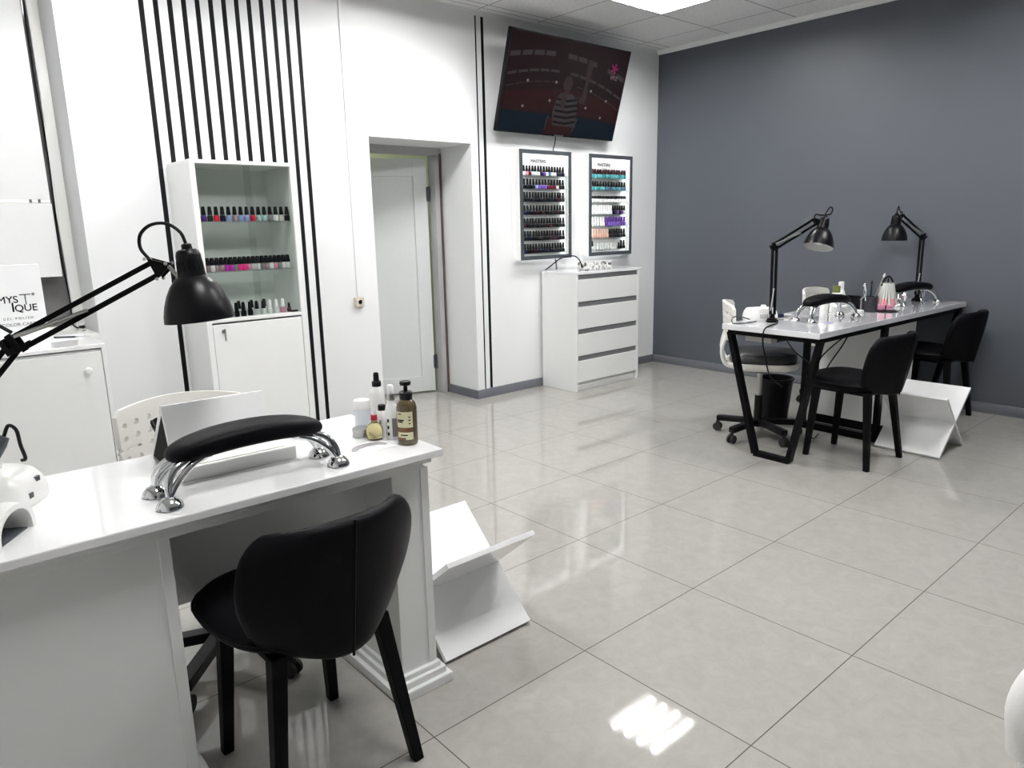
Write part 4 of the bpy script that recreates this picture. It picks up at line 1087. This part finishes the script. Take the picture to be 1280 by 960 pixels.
add_bottle('lotion_bottle', 'white bottle with an olive cap, by the near hand rest on the long table', 'bottle', (3.075, .672, TZ),
    [('body', PLASW, [(.030, 0), (.034, .003), (.034, .105), (.030, .120), (.022, .128)]), ('cap', GREENB, [(.0225, .128), (.023, .129), (.023, .168), (.020, .170)])], group=gT)
add_bottle('spray_bottle', 'slim white spray bottle right of the olive-capped bottle, on the long table', 'bottle', (3.20, .700, TZ),
    [('body', PLASW, [(.030, 0), (.033, .003), (.033, .09), (.024, .120), (.017, .140)]), ('nozzle', PLASW, [(.0185, .140), (.019, .142), (.017, .185), (.014, .188)])], group=gT)
add_bottle('small_bottle', 'small white bottle left of the olive-capped bottle, behind the hand rest', 'bottle', (2.955, .690, TZ),
    [('body', PLASW, [(.022, 0), (.024, .003), (.024, .080), (.014, .095)]), ('cap', PLASW, [(.0135, .095), (.014, .096), (.013, .125), (.011, .127)])], group=gT)
t = thing('storage_box', 'white ribbed box in front of the white bottles on the long table', 'box', (3.00, .598, TZ), R(-6))
bm = BM(); box(bm, -.06, -.035, .008, .06, .035, .055); obj('body', bm, PLASW, t, bevel=.004)
bm = BM(); box(bm, -.07, -.045, 0, .07, .045, .008); obj('tray', bm, PLASW, t, bevel=.003)
bm = BM()
for k in range(4): box(bm, -.061, -.0365, .016+k*.009, .061, -.034, .019+k*.009)
obj('ribs', bm, SILV, t)
t = thing('napkin_pack', 'low white pack lying before the black pots on the long table', 'pack', (3.10, .560, TZ), R(-8))
bm = BM(); box(bm, -.06, -.03, 0, .06, .03, .020); obj('pack', bm, PLASW, t, bevel=.006)
bm = BM(); box(bm, -.045, -.0308, .006, -.035, -.0295, .014); box(bm, .035, -.0308, .006, .045, -.0295, .014); obj('dots', bm, INKG, t)
t = thing('tool_pot', 'black square pot behind the tool-filled pot on the long table', 'pot', (3.235, .655, TZ), R(-10))
bm = BM(); r = bmesh.ops.create_cube(bm, size=1.); bmesh.ops.transform(bm, matrix=Matrix.Translation((0, 0, .047)) @ Matrix.Diagonal((.115, .085, .094, 1)), verts=r['verts'])
top = [f for f in bm.faces if f.normal.z > .9]; q = bmesh.ops.inset_individual(bm, faces=top, thickness=.005); bmesh.ops.translate(bm, verts=list({v for f in top for v in f.verts}), vec=(0, 0, -.085))
obj('pot', bm, BPLA, t, bevel=.002)
t = thing('tool_pot', 'dark grey round pot holding manicure tools on the long table', 'pot', (3.250, .530, TZ))
bm = BM(); lathe(bm, [(.044, 0), (.047, .002), (.047, .098), (.044, .098), (.043, .006), (0, .006)], seg=24, close=False); bm.faces.new([v for v in bm.verts if abs(v.co.z) < 1e-6]); obj('pot', bm, mat('slate_plastic', (.028, .028, .034), .4, var=.1), t, smooth=40)
def tool(label, dx, dy, top, m, r0=.004, tip=None, name='brush', cat='brush'):
    t = thing(name, label, cat, (3.250+dx*.3, .530+dy*.3, TZ+.012), 0, 'tools in the round pot')
    bm = BM(); p0 = Vector((0, 0, 0)); p1 = Vector(top); tube(bm, [p0, p0.lerp(p1, .6), p1], [r0*.7, r0, r0*.8], 8); obj('handle', bm, m, t)
    if tip:
        bm = BM(); tube(bm, [p1*1.001, p1*1.06, p1*1.13], [r0*1.1, r0*1.6, r0*.3], 8); obj('tip', bm, tip, t)
tool('long white-tipped brush leaning furthest out of the pot', .03, 0, (.060, -.042, .205), STEEL, .0045, PLASW)
tool('silver brush with a dark tip leaning out of the pot', .03, .02, (.085, -.035, .160), STEEL, .004, BPLA)
tool('short black-handled brush in the middle of the pot', 0, 0, (.005, .0, .165), BPLA, .0045, BPLA)
tool('dark file standing upright near the pot rim', .0, .03, (.035, -.01, .168), FRAMEG, .0042)
t = thing('nail_clipper', 'silver clippers leaning to the left in the round pot', 'clippers', (3.235, .535, TZ+.02))
bm = BM()
for q in (-1, 1): tube(bm, crom([(-.012+q*.004, 0, 0), (-.020+q*.012, .006, .07), (-.028+q*.016, .012, .105), (-.030+q*.003, .014, .140)], 5), .004, 7)
obj('handle', bm, CHROME, t)
bm = BM(); tube(bm, [(-.030, .014, .138), (-.034, .016, .155), (-.036, .017, .165)], [.008, .011, .003], 8); obj('jaw', bm, CHROME, t)
bm = BM(); tube(bm, [(-.05, .0, .083), (-.075, .02, .062)], .003, 6); obj('spring', bm, STEEL, t)
# ring of nail tips on a stand
t = thing('nail_tip_display', 'black stand holding a ring of clear and pink sample nail tips', 'display stand', (3.315, .455, TZ))
bm = BM(); lathe(bm, [(.072, 0), (.074, .002), (.072, .005), (0, .007)], seg=32); obj('base', bm, BMET, t)
bm = BM(); tube(bm, [(0, 0, .004), (0, 0, .215)], .004, 8); obj('stem', bm, BMET, t)
bm = BM(); tube(bm, crom([(-.036, .024, .165), (-.020, .014, .205), (0, 0, .224), (.020, -.014, .205), (.036, -.024, .165)], 6), .005, 8); obj('hook', bm, BMET, t)
bm = BM(); pr = [(.034*math.cos(a*PI/12), .034*math.sin(a*PI/12), .182) for a in range(25)]; tube(bm, pr, .004, 8, False); obj('ring', bm, STEEL, t)
TIPC = mat('clear_tip', (.62, .64, .60), .15, var=.05, coat=.5); TIPP = mat('pink_tip', (.78, .30, .34), .2, var=.1, coat=.5)
for k in range(20):
    a = 2*PI*k/20; c, s = math.cos(a), math.sin(a); rx = random.uniform(.95, 1.1)
    bm = BM(); p0 = Vector((c*.036, s*.036, .184)); p1 = Vector((c*.052*rx, s*.052*rx, .085)); p2 = Vector((c*.060*rx, s*.060*rx, .046))
    bar(bm, p0, p1, .011, .0022, up=(c, s, .2)); tp = obj('nail_tip', bm, TIPC, t)
    bm = BM(); bar(bm, p1, p2, .012, .0028, up=(c, s, .2)); obj('varnish', bm, TIPP if k % 3 else TIPC, tp)
t = thing('powder_box', 'small dark teal box with a printed band behind the nail tip stand', 'box', (3.66, .665, TZ), R(-15))
bm = BM(); box(bm, -.055, -.035, .0, .055, .035, .050); obj('body', bm, LABELY, t, bevel=.002)
bm = BM(); box(bm, -.056, -.036, .050, .056, .036, .062); obj('lid', bm, TEALD, t, bevel=.002)
bm = BM(); box(bm, -.0555, -.0358, .010, .0555, -.0348, .028); obj('printed_band', bm, TERRA, t)
t = thing('pink_packet', 'upright pink packet behind the nail tip stand', 'packet', (3.612, .575, TZ), R(-45))
bm = BM(); box(bm, -.045, -.012, 0, .045, .012, .098); obj('packet', bm, PINK, t, bevel=.003)
bm = BM()
for k in range(5): box(bm, -.030, -.0128, .040+k*.010, .026-.006*(k % 2), -.0118, .0425+k*.010)
obj('print', bm, mat('dark_pink_print', (.45, .10, .20), .5, var=.1), t)
t = thing('pink_case', 'flat pink case lying at the foot of the pink packet', 'case', (3.50, .565, TZ), R(-20))
bm = BM(); box(bm, -.07, -.045, 0, .07, .045, .018); obj('case', bm, mat('magenta_case', (.72, .22, .38), .3, var=.08), t, bevel=.005)
bm = BM(); box(bm, -.071, -.046, .0085, .071, .046, .0100); obj('seam', bm, PAPER, t)
t = thing('metal_clip', 'small chrome clip standing beside the far hand rest', 'clip', (3.66, .475, TZ))
bm = BM(); lathe(bm, [(.016, 0), (.018, .002), (.010, .012), (.007, .04), (.016, .066), (.018, .08), (.010, .092), (0, .094)], seg=14); obj('body', bm, CHROME, t)
bm = BM(); lathe(bm, [(.012, .0), (.014, .004), (.006, .010), (0, .012)], c=(.0, 0, .092), seg=12); obj('head', bm, CHROME, t)
bm = BM(); box(bm, -.05, -.02, 0, .05, .02, .0012); tag(obj('nail_file', bm, mat('lilac_file', (.40, .40, .55), .6, var=.1), None, (2.57, .47, TZ), R(14)), 'grey nail file lying in front of the near hand rest', 'nail file')

# ------------------------------------------------------------------ white armchair at the picture's edge
t = thing('armchair', 'white leatherette armchair cut off at the corner, on the polished floor', 'armchair', (.155, -1.550, 0), R(-41))
# local -X faces the desk in front; arms run along X
for y in (-.26, .26):
    bm = BM()
    out = [(-.27, .10), (-.29, .28), (-.285, .38), (-.25, .435), (-.18, .465), (.30, .52), (.33, .10)]
    prism(bm, out, 1, y-.055, y+.055); am = obj('arm', bm, WLEATH, t, bevel=.03, seg=4, smooth=60)
    bm = BM(); tube(bm, crom([(-.285, y, .26), (-.296, y, .36), (-.262, y, .43), (-.18, y, .467), (.25, y, .515)], 6), .044, 16); obj('arm_cushion', bm, WLEATH, am, smooth=60)
    bm = BM(); tube(bm, crom([(-.262, y-.058, .34), (-.292, y-.050, .40), (-.262, y-.05, .452), (-.20, y-.05, .475)], 5), .006, 8); obj('piping', bm, WLEATH, am, smooth=60)
bm = BM(); box(bm, -.27, -.20, .28, .28, .20, .44); obj('seat', bm, WLEATH, t, bevel=.04, seg=4, smooth=60)
bm = BM(); prism(bm, [(.20, .30), (.33, .30), (.43, .82), (.40, .86), (.34, .85)], 1, -.20, .20); obj('backrest', bm, WLEATH, t, bevel=.03, seg=4, smooth=60)
bm = BM(); cyl(bm, (0, 0, .05), (0, 0, .29), .035); obj('pedestal', bm, CHROME, t)
bm = BM(); lathe(bm, [(.24, 0), (.24, .012), (.20, .024), (.04, .05), (0, .052)], seg=32); obj('base', bm, CHROME, t)

# ------------------------------------------------------------------ world, camera, render look
wd = bpy.data.worlds.new('World'); sc.world = wd; wd.use_nodes = True
bg = wd.node_tree.nodes.get('Background') or wd.node_tree.nodes.new('ShaderNodeBackground')
bg.inputs[0].default_value = (.05, .055, .07, 1); bg.inputs[1].default_value = 1.
cam = bpy.data.cameras.new('camera'); co = bpy.data.objects.new('camera', cam); COL.objects.link(co)
cam.sensor_fit = 'HORIZONTAL'; cam.sensor_width = 36.; cam.lens = 902.173*36/1280; cam.clip_start = .02; cam.clip_end = 50
rows = [(0.75034104, -0.66073115, -0.0205589), (0.15684503, 0.14773219, 0.97651157), (-0.6421744, -0.73594126, 0.21448192)]
M = Matrix((rows[0], rows[1], rows[2])).transposed().to_4x4(); M.translation = (-1.55553861, -1.4489431, 1.36090524)
co.matrix_world = M
sc.camera = co
sc.view_settings.view_transform = 'Standard'; sc.view_settings.look = 'None'; sc.view_settings.gamma = 1.; sc.view_settings.use_curve_mapping = False
sc.view_settings.exposure = 0.0
sc.cycles.max_bounces = 10; sc.cycles.diffuse_bounces = 6; sc.cycles.glossy_bounces = 5; sc.cycles.transparent_max_bounces = 24
sc.cycles.use_denoising = True; sc.cycles.caustics_reflective = False; sc.cycles.caustics_refractive = False; sc.cycles.sample_clamp_indirect = 8.
